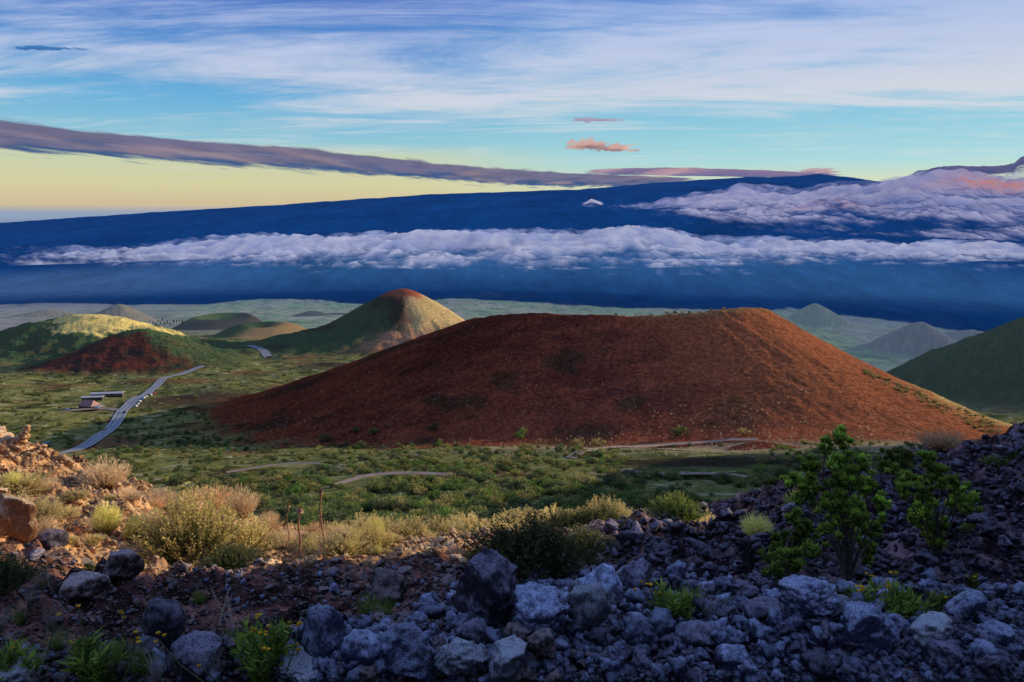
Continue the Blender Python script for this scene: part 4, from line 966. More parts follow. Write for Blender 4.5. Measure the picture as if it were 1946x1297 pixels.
def road_d(px, py):
    d = np.full(px.shape, 1e9)
    for (a, b), (c, e) in zip(ROADPX[:-1], ROADPX[1:]):
        t = np.clip(((px - a) * (c - a) + (py - b) * (e - b)) / ((c - a) ** 2 + (e - b) ** 2), 0, 1); d = np.minimum(d, np.hypot(px - a - t * (c - a), (py - b - t * (e - b))))
    return d
ok = (road_d(px, py) > 11) & ~((px > 115) & (px < 250) & (py > 742) & (py < 792))
P, px, py, dist, w, ps, pick, rz = [q[ok] for q in (P, px, py, dist, w, ps, pick, rz)]; n = len(P)
order = np.argsort(-w / ps); top = order[:150]; rest = order[150:]
TON = ['deep green', 'blue green', 'olive green', 'dull green', 'yellowish green', 'bright green']
for i in top:
    zone = 'below the red cone' if px[i] > 750 and py[i] < 930 else 'behind the sunlit shrubs in the middle' if px[i] > 650 else 'on the valley floor at the left'
    o = thing('shrub', '%s rounded shrub %s' % (TON[pick[i]], zone), 'shrub', tuple(P[i]), float(rz[i]), float(w[i]), group='%s shrubs %s' % (TON[pick[i]], zone))
    link('foliage', SV[pick[i]][0], o); link('stem', SV[pick[i]][1], o)
SJ = [joined(a, b) for a, b in SV]; SJd = [joined(a, b) for a, b in SV_dry]
z3 = lambda k: np.zeros(k)
gn_scatter('valley_shrubs', P[rest], np.stack([z3(len(rest)), z3(len(rest)), rz[rest]], -1), w[rest], SJ, pick[rest], 'dark green scrub spread over the valley floor', 'scrub')

pe = rng.uniform(1640, 1905, 900); pq = np.interp(pe, [1640, 1760, 1905], [702, 752, 806]) + rng.uniform(0, 1, 900) * np.interp(pe, [1640, 1905], [8, 34]); Pe = hit(pe, pq); ke = (np.hypot(Pe[:, 0], Pe[:, 1]) > 350) & (Pe[:, 1] < 900) & (rng.uniform(size=900) < .28); Pe = Pe[ke]
gn_scatter('golden_scrub', Pe, np.stack([z3(len(Pe)), z3(len(Pe)), rng.uniform(0, 6.28, len(Pe))], -1), rng.uniform(1.6, 4.2, len(Pe)), [SJ[2], SJ[4]] + SJd, rng.integers(0, 4, len(Pe)), 'golden green scrub along the lower right edge of the red cone', 'scrub')
# dry grass tufts and pale seed heads on the cinder slopes
def tuft_mesh(name, n, h, spread, t0, t1, wd, mat=None, bend=.3):
    L = Leaves(); d = rng.normal(size=(n, 3)) * np.array([spread, spread, .15]) + np.array([0, 0, 1]); d /= np.linalg.norm(d, axis=1)[:, None]
    P0 = rng.normal(size=(n, 3)) * np.array([.06, .06, 0]) * spread * 2
    L.blades(P0, P0 + d * (h * rng.uniform(.55, 1.1, n))[:, None], wd, np.asarray(t0), np.asarray(t1), bend=bend); return L.mesh(name, mat or M_DRY)
TF = [tuft_mesh('tuft', 12, 1.0, .25, (.50, .42, .28), (.75, .66, .48), .10, bend=.1) for _ in range(4)]
NG = 6500
px = rng.uniform(430, 1880, NG); py = rng.uniform(600, 872, NG); P = hit(px, py); dist = np.hypot(P[:, 0], P[:, 1])
reg_at = REG[np.clip(np.searchsorted(rad, dist) - 1, 0, nr - 1), np.clip(np.searchsorted(azs, np.arctan2(P[:, 0], P[:, 1])), 0, nc - 1)]
dd = np.interp(py, [600, 760, 830, 870], [.10, .32, .9, 1.0]) * np.interp(px, [430, 900, 1250, 1850], [.5, .6, 1.0, .9])
keep = (reg_at == main_i) & (rng.uniform(size=NG) < dd) | ((py > 822) & (py < 870) & (px > 950) & (dist > 300))
P = P[keep]; n = len(P); dn = dist[keep]
gn_scatter('dry_grass', P, np.stack([z3(n), z3(n), rng.uniform(0, 6.28, n)], -1), rng.uniform(.5, 1.7, n), TF, rng.integers(0, 4, n), 'pale dry grass tufts dotted over the red cinder slope', 'grass')
# shrubs on slopes of cones
NB = 3600
px = rng.uniform(-10, 1950, NB); py = rng.uniform(590, 800, NB); P = hit(px, py); dist = np.hypot(P[:, 0], P[:, 1])
reg_at = REG[np.clip(np.searchsorted(rad, dist) - 1, 0, nr - 1), np.clip(np.searchsorted(azs, np.arctan2(P[:, 0], P[:, 1])), 0, nc - 1)]
gi = [names.index(q) + 1 for q in ('golden', 'dark', 'green', 'peak')]
keep = np.isin(reg_at, gi) & (fbm(P[:, 0] / 40, P[:, 1] / 40, 3) + rng.normal(0, .2, NB) > np.where(reg_at == gi[3], .15, np.where(reg_at == gi[0], .15, -.05))) & ~((reg_at == gi[3]) & (px > 790) & (py < 605))
P = P[keep]; n = len(P)
gn_scatter('slope_shrubs', P, np.stack([z3(n), z3(n), rng.uniform(0, 6.28, n)], -1), rng.uniform(1.8, 4.0, n), SJ, rng.integers(0, 4, n), 'low green scrub on the sides of the further hills', 'scrub')

# ------------------------------------------------------------------ near plants
def dome_bush(seed, n_shoots, leaves, c0, c1, ctip, r=.5, h=.85, ls=.035, lw=.35, upright=.6, mat=None, tipfrac=.25, low=.15):
    """many shoots rising from one base, each set with small leaves; paler toward the tips"""
    L = Leaves(); paths = []
    a = rng.uniform(0, 6.28, n_shoots); q = np.sqrt(rng.uniform(size=n_shoots)); hh = h * np.sqrt(np.maximum(1 - (q * .93) ** 2, .02)) * rng.uniform(.66, 1.14, n_shoots) * (1 + .22 * np.sin(a * 3 + seed) * q + .14 * np.sin(a * 7 + seed * 2) * q); q = q * (1 + .16 * np.sin(a * 4 + seed * 1.7) + .1 * np.sin(a * 9 + seed))
    E = np.stack([r * q * np.cos(a), r * q * np.sin(a), np.maximum(hh, low * h)], -1); B = E * np.array([.25, .25, 0])
    M = B + (E - B) * .5 + np.array([1, 1, 0]) * (E - B) * .22 * (1 - upright)
    ts = np.linspace(.3, 1, leaves)
    for t in ts:
        Pt = B * (1 - t) ** 2 + 2 * M * t * (1 - t) + E * t * t; D = (2 * (1 - t) * (M - B) + 2 * t * (E - M)); D /= np.linalg.norm(D, axis=1)[:, None]
        for rep_ in range(3):
            d = D * 1.0 + unit(n_shoots) * .75
            k = np.clip((t - (1 - tipfrac)) / tipfrac, 0, 1) * rng.uniform(.6, 1, n_shoots) * (.55 + .45 * np.clip(E[:, 2] / h, 0, 1))
            base = mixc(np.asarray(c0), np.asarray(c1), np.clip(t * .8 + rng.normal(0, .15, n_shoots), 0, 1)); T = mixc(base, np.asarray(ctip), k)  # yellow tips; dark base and height also paint in shade and sun
            L.add(Pt + rng.normal(0, .006, Pt.shape), d, ls * rng.uniform(.7, 1.3, n_shoots), ls * lw, T)
    for i in rng.choice(n_shoots, min(40, n_shoots), replace=False): paths.append((np.stack([B[i] - [0, 0, .03], M[i], E[i]]), .006, .0015))
    return L.mesh('foliage', mat or M_LEAF), tubes('stem', paths, M_BARK, 4)
def dry_bush(seed, n, c0, c1, h=.9, r=.5, wd=.010, twig=3):
    L = Leaves(); a = rng.uniform(0, 6.28, n); q = np.sqrt(rng.uniform(size=n)); E = np.stack([r * q * np.cos(a), r * q * np.sin(a), h * (1 - .45 * q ** 2) * rng.uniform(.6, 1.1, n)], -1)
    B = E * np.array([.18, .18, 0]); L.blades(B, E, wd, np.asarray(c0), np.asarray(c1), bend=.14)
    for _ in range(twig):
        t = rng.uniform(.35, .95, n)[:, None]; P0 = B + (E - B) * t; D = (E - B); D /= np.linalg.norm(D, axis=1)[:, None]; d = D + unit(n) * .55
        L.add(P0, d, rng.uniform(.05, .13, n), wd * 1.2, mixc(np.asarray(c0), np.asarray(c1), rng.uniform(.3, 1.1, n).clip(0, 1)))
    return L.mesh('twigs', M_DRY)
GR0, GR1, YT = (.020, .034, .010), (.16, .16, .045), (1.0, .80, .28)
BV = [dome_bush(1, 340, 12, GR0, (.36, .31, .085), YT, ls=.034, tipfrac=.42), dome_bush(2, 300, 11, GR0, (.58, .44, .14), (1.0, .82, .36), ls=.036, h=.62, tipfrac=.4), dome_bush(3, 320, 11, (.05, .06, .02), (.72, .54, .19), (1.0, .82, .38), ls=.034, h=.55, tipfrac=.4),
      dome_bush(4, 480, 12, (.028, .042, .014), (.075, .095, .03), (.26, .24, .08), ls=.030, h=.55, r=.5, tipfrac=.15), dome_bush(5, 360, 12, (.04, .07, .015), (.13, .22, .04), (.42, .46, .10), ls=.036, h=.62)]
DV = [dry_bush(1, 420, (.35, .21, .10), (1.0, .78, .48)), dry_bush(2, 360, (.32, .19, .09), (.95, .64, .36), h=.75), dry_bush(3, 420, (.42, .38, .09), (1.0, .92, .34), h=.95, r=.4, wd=.012)]
def put_bush(kind, px, py, wpx, label, Y=None, hs=1.0, cat='bush', name=None, group=None, rz=None):
    p = drop(px, Y) if Y else hit(px, py)[0]
    w = wpx * pxscale(p); p = p - np.array([0, 0, .03 * w]); rz = rng.uniform(0, 6.28) if rz is None else rz
    nm = name or ('bush' if kind[0] == 'B' else 'dry_bush')
    o = thing(nm, label, cat, tuple(p), rz, (w, w, w * hs), group)
    if kind[0] == 'B': f, st = BV[int(kind[1])]; link('foliage', f, o); link('stem', st, o)
    else: link('twigs', DV[int(kind[1])], o)
    return o
# sunlit row on the lip of the slope
put_bush('B0', 365, 1064, 215, 'big bush with green base and golden tips, largest on the sunlit bank', hs=.72)
put_bush('B1', 470, 1050, 120, 'golden tipped bush touching the right side of the big bush', hs=.9)
put_bush('B3', 440, 1080, 130, 'dark green low bush in the shade under the big golden bush', hs=.6)
put_bush('D0', 200, 925, 110, 'spiky grey tan dry bush on the crest of the sunlit bank', hs=.62)
put_bush('D2', 205, 1012, 82, 'bright yellow green grass clump on the sunlit bank', hs=.85, cat='grass clump', name='grass_clump')
put_bush('D2', 258, 1015, 56, 'small yellow grass clump just right of the bright one', hs=.8, cat='grass clump', name='grass_clump')
put_bush('D0', 300, 965, 100, 'tan dry bush on the crest behind the yellow grass clumps', hs=.5)
put_bush('D1', 395, 965, 110, 'wide reddish dry bush behind the big golden bush', hs=.6)
put_bush('D0', 458, 985, 80, 'tall pale dry bush right above the big golden bush', hs=.95)
put_bush('D1', 505, 1020, 90, 'dense russet dry bush on the crest right of the big golden bush', hs=.7)
put_bush('D0', 545, 1040, 70, 'small cream dry bush beside the tall dead stalks', hs=.6)
put_bush('B1', 590, 1050, 80, 'low golden bush at the foot of the tallest dead stalk', hs=.7)
put_bush('B2', 650, 1052, 110, 'golden bush right of the tallest dead stalk', hs=.75)
put_bush('B0', 700, 1052, 105, 'olive and gold bush left of the bare orange soil', hs=.62)
put_bush('B2', 40, 1000, 150, 'yellow brown bush in front of the sunlit rocks at the left edge', hs=.75)
put_bush('B2', 105, 985, 90, 'small golden bush between the left edge bush and the bright grass', hs=.6)
put_bush('B3', 5, 1120, 120, 'very dark bush in the shade at the left edge', hs=1.0)
put_bush('B2', 30, 930, 120, 'straw coloured bush under the rock finger', hs=.5)
nn_ = 0
for i in range(400):
    x_, y_ = rng.uniform(-10, 860), 0; y_ = rng.uniform(np.interp(x_, [0, 300, 860], [900, 960, 1035]), np.interp(x_, [0, 300, 860], [1035, 1050, 1062])); p = hit(x_, y_)[0]
    if not (8 < p[1] < 34) or nn_ >= 80 or (735 < x_ < 890 and y_ > 1030): continue
    k_ = ['D0', 'D1', 'B1', 'B2', 'D2', 'D0'][int(rng.integers(6))]; nn_ += 1
    side = 'near the left edge' if x_ < 200 else 'around the big golden bush' if x_ < 520 else 'near the orange soil'
    put_bush(k_, x_, y_, rng.uniform(24, 62), {'D0': 'small pale tan dry tuft', 'D1': 'small russet dry tuft', 'D2': 'small yellow dry tuft', 'B1': 'small golden scrub bush', 'B2': 'small straw gold scrub bush'}[k_] + ' on the sunlit bank ' + side, hs=rng.uniform(.45, .9), group='small growth on the sunlit bank ' + side + ' ' + k_.replace('D0', 'pale tan').replace('D1', 'russet').replace('D2', 'yellow').replace('B1', 'golden').replace('B2', 'straw gold'))
# second row beyond the lip, tops catching the sun
ROW2 = [(640, 27, 110, 'B2'), (700, 29, 130, 'B2'), (765, 31, 120, 'B1'), (668, 36, 90, 'B1'), (730, 38, 110, 'B2'), (800, 33, 80, 'B2'), (835, 36, 110, 'B1'), (890, 40, 110, 'B2'), (945, 34, 90, 'B2'), (985, 38, 100, 'B1'), (560, 31, 80, 'B2'), (600, 37, 80, 'B1'), (905, 27, 70, 'B2'), (780, 40, 90, 'B2')]
for i, (x_, Y, w_, k) in enumerate(ROW2):
    put_bush(k, x_, 0, w_, 'golden lit bush in the sunlit row beyond the bare orange soil', Y=Y, hs=.62, group='golden bushes in the sunlit row')
ROW3 = [(1010, 24, 100, 'B2'), (1055, 27, 120, 'B1'), (1105, 26, 120, 'B2'), (1150, 25, 110, 'B1'), (1190, 27, 90, 'B2'), (1080, 22, 110, 'B3'), (1140, 22, 110, 'B3')]
for i, (x_, Y, w_, k) in enumerate(ROW3):
    put_bush(k, x_, 0, w_, 'bush with pale golden tips behind the big dark mound bush' if k != 'B3' else 'dark bush pressed against the right of the big dark mound bush', Y=Y, hs=.75, group='bushes behind the dark mound bush' if k != 'B3' else 'dark bushes beside the mound bush')
put_bush('B3', 1000, 1078, 235, 'big dark green mound shaped bush in the middle', hs=.72)
put_bush('B3', 925, 1072, 90, 'small dark bush at the left foot of the mound bush', hs=.6)
put_bush('B3', 1110, 1050, 130, 'dark bush behind the rocky bank in the middle', hs=.6)
put_bush('B4', 1285, 1000, 105, 'bright green bush behind the rocky bank', Y=17, hs=.75)
put_bush('B2', 1345, 1008, 85, 'cream tipped bush right of the bright green one', Y=17, hs=.8)
put_bush('D2', 1437, 1020, 88, 'round yellow green grass tussock on the shaded bank', hs=.62, cat='tussock', name='tussock')
put_bush('B4', 1530, 920, 95, 'pale green bush left of the small tree', Y=20, hs=.75)
put_bush('B4', 1700, 900, 90, 'dark green bush between the two small trees', hs=.6)
put_bush('B4', 1895, 885, 60, 'low green plant high on the rocky bank', hs=.5)
put_bush('B4', 1935, 870, 50, 'tiny green plant at the right edge of the bank', hs=.5)
put_bush('D1', 1790, 852, 110, 'leafless grey brown bush on the crest of the bank', hs=.5)
put_bush('B4', 1850, 1010, 50, 'small green sprig in a hollow of the bank', hs=.5)

# small trees on the bank: limbs and separate clumps of leaves
def small_tree(label, base, clumps, Y, seed, big=.9):
    rs = random.Random(seed); b = np.array(hit(*base)[0]); Y = b[1] if Y is None else Y
    t = thing('small_tree', label, 'tree', tuple(b)); L = Leaves(); paths = []
    C = []
    for (x_, y_, r_) in clumps:
        Yc = Y + rs.uniform(-.35, .35); c = np.array(at(x_, y_, Yc)) - b; C.append((c, r_ * Yc / F_PX))
    mid = np.mean([c for c, _ in C], axis=0)
    for c, r in C:
        n = int(500 + 7000 * r); bright = rs.uniform(.8, 1.5) * big
        for q in range(12):
            cc = c + np.array([rs.gauss(0, .62), rs.gauss(0, .5), rs.gauss(0, .6)]) * r; b2 = bright * rs.uniform(.65, 1.3)
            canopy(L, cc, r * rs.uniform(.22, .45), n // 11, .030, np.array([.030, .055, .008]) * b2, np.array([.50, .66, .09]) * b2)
        k = np.array([c[0] * .35, c[1] * .35, c[2] * .45]); k2 = (k + c) / 2 + np.array([rs.uniform(-.1, .1), 0, rs.uniform(-.05, .1)])
        paths.append(([np.zeros(3) - [0, 0, .1], k * .5, k, k2, c], .014, .004))
    paths.append(([np.array([0, 0, -.2]), mid * .25 + [.03, 0, 0], mid * .55, mid * .9], .028, .012))
    link('trunk', tubes('trunk', paths, M_BARK, 7), t); link('crown', L.mesh('crown', M_LEAF), t)
def Zc(l): return [(1250 + x / 2.609, 800 + y / 2.609, r / 2.609) for x, y, r in l]
small_tree('taller small green tree with one tuft rising above its crown', (1612, 1105), Zc([(905, 75, 38), (830, 105, 20), (830, 150, 16), (900, 205, 50), (1000, 235, 50), (760, 245, 55), (690, 290, 45), (760, 330, 55), (720, 380, 35), (900, 330, 52), (1030, 330, 42), (870, 420, 58), (960, 400, 48), (1000, 470, 50), (850, 520, 42), (1060, 520, 50), (935, 545, 50), (1040, 600, 45), (1040, 665, 30), (1120, 400, 40), (980, 300, 45)]), None, 4)
small_tree('low leafy green tree in front of the taller one', (1478, 1118), Zc([(640, 600, 58), (720, 610, 52), (590, 690, 42), (665, 690, 50), (590, 745, 30), (700, 490, 40), (760, 650, 38), (735, 560, 40)]), None, 6, .75)
small_tree('small green tree with spread clumps on the bank at the right', (1780, 1060), Zc([(1370, 210, 55), (1345, 260, 45), (1405, 280, 42), (1240, 285, 50), (1205, 335, 36), (1320, 350, 42), (1290, 435, 50), (1350, 440, 48), (1310, 500, 48), (1380, 520, 52), (1370, 585, 38), (1500, 355, 52), (1545, 395, 42), (1480, 425, 42), (1530, 440, 28), (1460, 300, 30)]), None, 8)
small_tree('dark shadowy small tree behind the two green ones', (1700, 935), Zc([(1180, 180, 55), (1130, 215, 40), (1240, 200, 40), (1190, 240, 36)]), None, 9, .55)

# dead stalks
M_STALK = plain_material('dead_stalk', (.42, .20, .12), c2=(.22, .10, .06), sc=30)
def stalk(px, y0, y1, label, thick=3.0, lean=6, head=1.0):
    p = hit(px, y0)[0]; Y = p[1]; q = np.array(at(px + lean, y1, Y)); s_ = pxscale(p); h = q - p
    t = thing('dead_stalk', label, 'stalk', tuple(p))
    pts = [h * u + np.array([math.sin(u * 7) * .02, 0, 0]) for u in np.linspace(0, 1, 8)]
    link('stem', tubes('stem', [(pts, thick * s_ * .55, thick * s_ * .35)], M_STALK, 6), t)
    link('seed_head', tubes('seed_head', [([h * .86, h * .90, h * .95, h * 1.0, h * 1.02], thick * s_ * .4, thick * s_ * .3 * head)] + [([h * .93, h * .93 + np.array([.02 * a, .0, .05])], thick * s_ * .9 * head, thick * s_ * .5) for a in (-1, 1)], M_STALK, 7), t)
stalk(615, 1062, 930, 'tallest dead brown stalk standing among the golden bushes', 4.5, -6)
stalk(607, 1060, 985, 'thin dead stalk just left of the tallest one', 2.2, 2)
stalk(568, 1052, 966, 'thick brown dead flower stalk left of the tallest one', 5, 2, 1.8)
stalk(548, 1050, 958, 'thin straw stalk with a round head', 2.2, 0, 1.8)
stalk(655, 1060, 1018, 'short thin stalk in front of the golden bush', 2, 0)

# grass tufts, straws and yellow flowers in front
M_PETAL = leaf_material('yellow_petals', tr=.2)
GT = [tuft_mesh('blades', 130, 1.0, .45, (.08, .13, .02), (.48, .62, .10), .018), tuft_mesh('blades', 90, 1.0, .38, (.22, .17, .09), (.62, .54, .34), .011), tuft_mesh('blades', 60, 1.0, .30, (.16, .15, .12), (.55, .52, .48), .012)]
def flower_plant(label, px, py, wpx, hpx, nstem, flowers, seed, green=1.0, name='flowering_plant'):
    """weed with narrow leaves up its stems and yellow heads"""
    p = hit(px, py)[0]; s_ = pxscale(p); w = wpx * s_; h = hpx * s_; rs = np.random.default_rng(seed)
    t = thing(name, label, 'plant', tuple(p - np.array([0, 0, .02]))); L = Leaves(); paths = []
    for i in range(nstem):
        a = rs.uniform(0, 6.28); q = rs.uniform() ** .6; E = np.array([w / 2 * q * math.cos(a), w / 2.4 * q * math.sin(a), h * rs.uniform(.35, .85)]); B = E * np.array([.3, .3, 0]); M = (B + E) / 2 + np.array([0, 0, .1 * h])
        paths.append(([B, M * .98, E], .0035, .0015)); n = int(rs.integers(18, 34)); tt = rs.uniform(.08, 1, n)[:, None]; Pt = B * (1 - tt) ** 2 + 2 * M * tt * (1 - tt) + E * tt * tt
        D = unit(n) * .9 + np.array([0, 0, .9]); L.add(Pt, D, rs.uniform(.025, .075, n), .009, mixc(np.array([.05, .09, .02]), np.array([.50, .68, .09]), rs.uniform(0, 1, n)) * green)
    fp = []
    for (fx, fy) in flowers:
        q = np.array(at(fx, fy, p[1] + rs.uniform(-.15, .15))) - p; fp.append(q); paths.append(([q * np.array([.45, .45, 0]), q * np.array([.8, .8, .55]), q], .0032, .0018))
    link('stem', tubes('stem', paths, plain_material('green_stem', (.16, .20, .06), sc=20) if 'green_stem' not in bpy.data.materials else bpy.data.materials['green_stem'], 4), t)
    link('leaves', L.mesh('leaves', M_LEAF), t)
    for q in fp:
        F_ = Leaves(); c = q + rs.normal(0, .006, 3)
        for k_ in range(rs.integers(1, 4)):
            cc = c + rs.normal(0, .008, 3); m_ = 14; ang = np.linspace(0, 6.28, m_, endpoint=False); D = np.stack([np.cos(ang), np.sin(ang), np.full(m_, .55)], -1)
            F_.add(np.tile(cc, (m_, 1)), D, .010, .006, np.array([.95, .62, .04])); F_.add(np.tile(cc, (10, 1)), unit(10) + np.array([0, 0, .6]), .006, .005, np.array([.75, .38, .02]))
        link('flower', F_.mesh('flower', M_PETAL), t)
    return t
flower_plant('leafy bright green plant at the lower left with a few yellow heads', 190, 1292, 120, 100, 34, [(148, 1142), (235, 1160), (135, 1212), (242, 1220), (257, 1210), (245, 1248), (258, 1200)], 1)
flower_plant('thin yellow flowered plant at the left edge', 30, 1290, 80, 90, 12, [(26, 1212), (28, 1220), (104, 1165)], 2, .8)
flower_plant('tall grassy green plant topped with many yellow flowers', 500, 1290, 120, 130, 34, [(455, 1206), (480, 1195), (498, 1188), (512, 1195), (549, 1174), (568, 1180), (510, 1218), (512, 1233), (487, 1165), (570, 1220), (297, 1202), (380, 1255)], 3)
flower_plant('yellow green grassy clump with yellow flowers right of the boulder pile', 1282, 1180, 100, 85, 26, [(1222, 1100), (1233, 1098), (1240, 1125), (1213, 1120), (1260, 1110)], 4, 1.1)
flower_plant('dark green leafy plant with yellow flower heads on the low rock wall', 1690, 1172, 130, 75, 34, [(1656, 1088), (1661, 1090), (1684, 1104), (1690, 1106), (1700, 1076), (1706, 1080), (1642, 1118), (1602, 1114), (1597, 1128), (1638, 1112)], 5, .7)
flower_plant('reddish sprig with yellow heads left of the dark leafy plant', 1603, 1160, 40, 45, 10, [(1601, 1116), (1596, 1130)], 6, .7)
flower_plant('small sprig with two yellow heads near the low wall', 1782, 1165, 50, 50, 8, [(1776, 1128), (1788, 1126)], 7, .6)
flower_plant('sprig with small yellow heads on the shaded bank at the right', 1850, 1120, 30, 35, 6, [(1832, 1091), (1850, 1092), (1858, 1091)], 8, .5)
def put_tuft(k, px, py, wpx, label, cat='grass tuft', group=None):
    p = hit(px, py)[0]; w = wpx * pxscale(p); o = link('grass_tuft', GT[k], loc=tuple(p), rot=(0, 0, rng.uniform(0, 6.28)), scl=w * .9, label=label, category=cat)
    if group: o['group'] = group
for i, (x_, y_, w_, k) in enumerate([(268, 1290, 80, 0), (60, 1285, 70, 0), (110, 1240, 60, 0), (45, 1190, 55, 0), (700, 1175, 60, 0), (735, 1178, 50, 0), (250, 1085, 45, 1), (80, 1120, 60, 1), (590, 1080, 50, 1), (170, 1090, 40, 0), (380, 1150, 40, 0), (1290, 1175, 70, 0), (1262, 1178, 60, 0)]):
    put_tuft(k, x_, y_, w_, 'green grass tuft between the dark stones' if k == 0 else 'straw coloured grass tuft on the dark gravel', group='green grass tufts' if k == 0 else 'straw coloured grass tufts')
for i, (x_, y_, w_) in enumerate([(300, 1297, 90), (340, 1290, 80), (20, 1260, 80), (100, 1200, 70), (150, 1285, 70), (215, 1290, 90), (415, 1290, 70), (60, 1150, 50), (440, 1230, 60), (1345, 1180, 70), (1330, 1165, 60), (330, 1120, 40), (1375, 1160, 40), (1545, 1160, 30), (390, 1297, 80), (5, 1200, 60)]):
    put_tuft(2, x_, y_, w_, 'dry grey grass tuft among the stones', group='dry grey grass tufts')
for i, (x_, y_, w_) in enumerate([(440, 1190, 85), (1095, 1140, 45), (82, 1110, 50)]):
    p = hit(x_, y_)[0]; h = w_ * pxscale(p); L = Leaves(); k_ = 5; B = rng.normal(0, .03, (k_, 3)) * [1, 1, 0]
    L.blades(B, B + np.stack([rng.normal(0, .04, k_), rng.normal(0, .03, k_), h * rng.uniform(.7, 1.1, k_)], -1), .009, np.array([.5, .4, .3]), np.array([.7, .6, .45]), bend=.04)
    link('straws', L.mesh('straws', M_DRY), loc=tuple(p), label=['tall thin pale straws on the dark gravel', 'stiff straws sticking up behind the round boulder', 'thin dry straws below the sunlit bank'][i], category='straw')
# fallen grey twigs on the bank
def branch(pts, Y, label, r=.02, twigs=0):
    P_ = [np.array(at(x_, y_, Y)) if Y else hitf(x_, y_, 200.)[0] + np.array([0, 0, .5]) for x_, y_ in pts]; paths = [(P_, r, r * .5)]
    for i in range(twigs):
        u = rng.uniform(0, len(P_) - 1.01); a = P_[int(u)] + (P_[int(u) + 1] - P_[int(u)]) * (u % 1); d = unit(1)[0] * np.array([1, .4, 1]); d[2] = abs(d[2]); paths.append(([a, a + d * r * 12, a + d * r * 24 + np.array([0, 0, r * 4])], r * .5, r * .15))
    link('dead_branch', tubes('dead_branch', paths, plain_material('grey_wood', (.30, .27, .25), c2=(.14, .12, .12), sc=15) if 'grey_wood' not in bpy.data.materials else bpy.data.materials['grey_wood'], 5), label=label, category='branch')
branch([(1250, 990), (1310, 1018), (1350, 1030), (1400, 1045)], 13.2, 'long straight grey stick lying on the bank', .018)
branch([(1420, 868), (1460, 880), (1500, 885), (1545, 878)], None, 'bare grey dead branches lying beyond the bank crest', .12, 22)
branch([(5, 1182), (40, 1180), (75, 1172), (105, 1150)], 4.6, 'forked grey stick at the lower left', .007, 6)

# ------------------------------------------------------------------ road, tracks, buildings, cars
def ribbon(name, pxs, mat, width, lift=.25, off=0.0, n=None, world=None, rmin=250.0, **props):
    """strip of road draped on the ground along points found under pixels"""
    W_ = hitf([p[0] for p in pxs], [p[1] for p in pxs], rmin)[:, :2] if world is None else np.asarray(world)
    # even resample with smoothing
    d = np.concatenate([[0], np.cumsum(np.hypot(*np.diff(W_, axis=0).T))]); m_ = n or max(20, int(d[-1] / 3)); t = np.linspace(0, d[-1], m_)
    C = np.stack([np.interp(t, d, W_[:, 0]), np.interp(t, d, W_[:, 1])], -1); k = 16 if m_ > 60 else 3
    for _ in range(3):
        Cp = np.pad(C, ((k, k), (0, 0)), mode='edge'); C2 = sum(Cp[i:i + m_] for i in range(2 * k + 1)) / (2 * k + 1); C2[0], C2[-1] = C[0], C[-1]; C = C2
    T = np.gradient(C, axis=0); T /= np.hypot(T[:, 0], T[:, 1])[:, None]; Nn = np.stack([T[:, 1], -T[:, 0]], -1)
    us = np.linspace(-.5, .5, 5); G = np.stack([C + Nn * (off + width * u) for u in us], 1)
    full = np.stack([C + Nn * o_ for o_ in np.linspace(-6, 6, 7)], 1); zt = terr_z(full[..., 0].ravel(), full[..., 1].ravel()).reshape(full.shape[:2]).max(1)
    if width > 30 or world is not None and False: pass
    kz = 7; zp = np.pad(zt, kz, mode='edge'); zs = np.maximum(sum(zp[i:i + m_] for i in range(2 * kz + 1)) / (2 * kz + 1), zt - .2)
    Zr = np.repeat((zs + lift)[:, None], 5, 1)
    return link(name, grid_mesh(name, G[..., 0], G[..., 1], Zr, mat, {}), kind='structure', **props), C, zs, Nn
M_ASP = plain_material('asphalt', (.30, .29, .31), c2=(.20, .195, .215), sc=.4, rough=.8); M_WHT = plain_material('road_paint', (.75, .75, .75), c2=(.5, .5, .52), sc=.6); M_TRK = plain_material('dirt_track', (.42, .28, .20), c2=(.26, .17, .13), sc=.3)
road, RC, RZ, RN = ribbon('road', ROADPX, M_ASP, 8.2, lift=.5, label='grey asphalt road curving across the valley floor')
for o_, nm in ((-3.8, 'edge_line'), (3.8, 'edge_line'), (0, 'centre_line')): ribbon(nm, ROADPX, M_WHT if o_ else M_WHT, .62 if o_ else .4, lift=.56, off=o_, label='painted line along the valley road')
ribbon('road', [(470, 659), (488, 661), (502, 668), (518, 679)], M_ASP, 14, lift=1.0, label='short bend of the road far away below the pointed cone')
ribbon('path', [(1085, 872), (1130, 862), (1170, 850), (1215, 840), (1270, 832), (1330, 830), (1390, 833), (1440, 838)], M_TRK, 4.5, lift=.3, label='sunlit dirt track curving round the dark hollow')
ribbon('road', [(820, 591), (850, 584), (880, 578), (905, 571)], M_ASP, 26, lift=6, n=60, rmin=3000.0, label='straight dark road over the pale plain')
ribbon('path', [(640, 928), (700, 917), (770, 912), (870, 911)], M_TRK, 2.2, lift=.2, rmin=100., label='faint pale track through the scrub')
ribbon('path', [(430, 905), (520, 893), (600, 889), (660, 892)], M_TRK, 1.8, lift=.2, rmin=100., label='faint track near the left foot of the red cone')
ribbon('path', [(1180, 905), (1260, 912), (1340, 910), (1450, 915)], M_TRK, 2.0, lift=.2, rmin=100., label='faint track below the dark hollow')
ribbon('path', [(226, 781), (205, 779), (180, 780), (150, 782), (118, 784)], M_TRK, 7, lift=.4, label='drive leading from the road to the buildings')
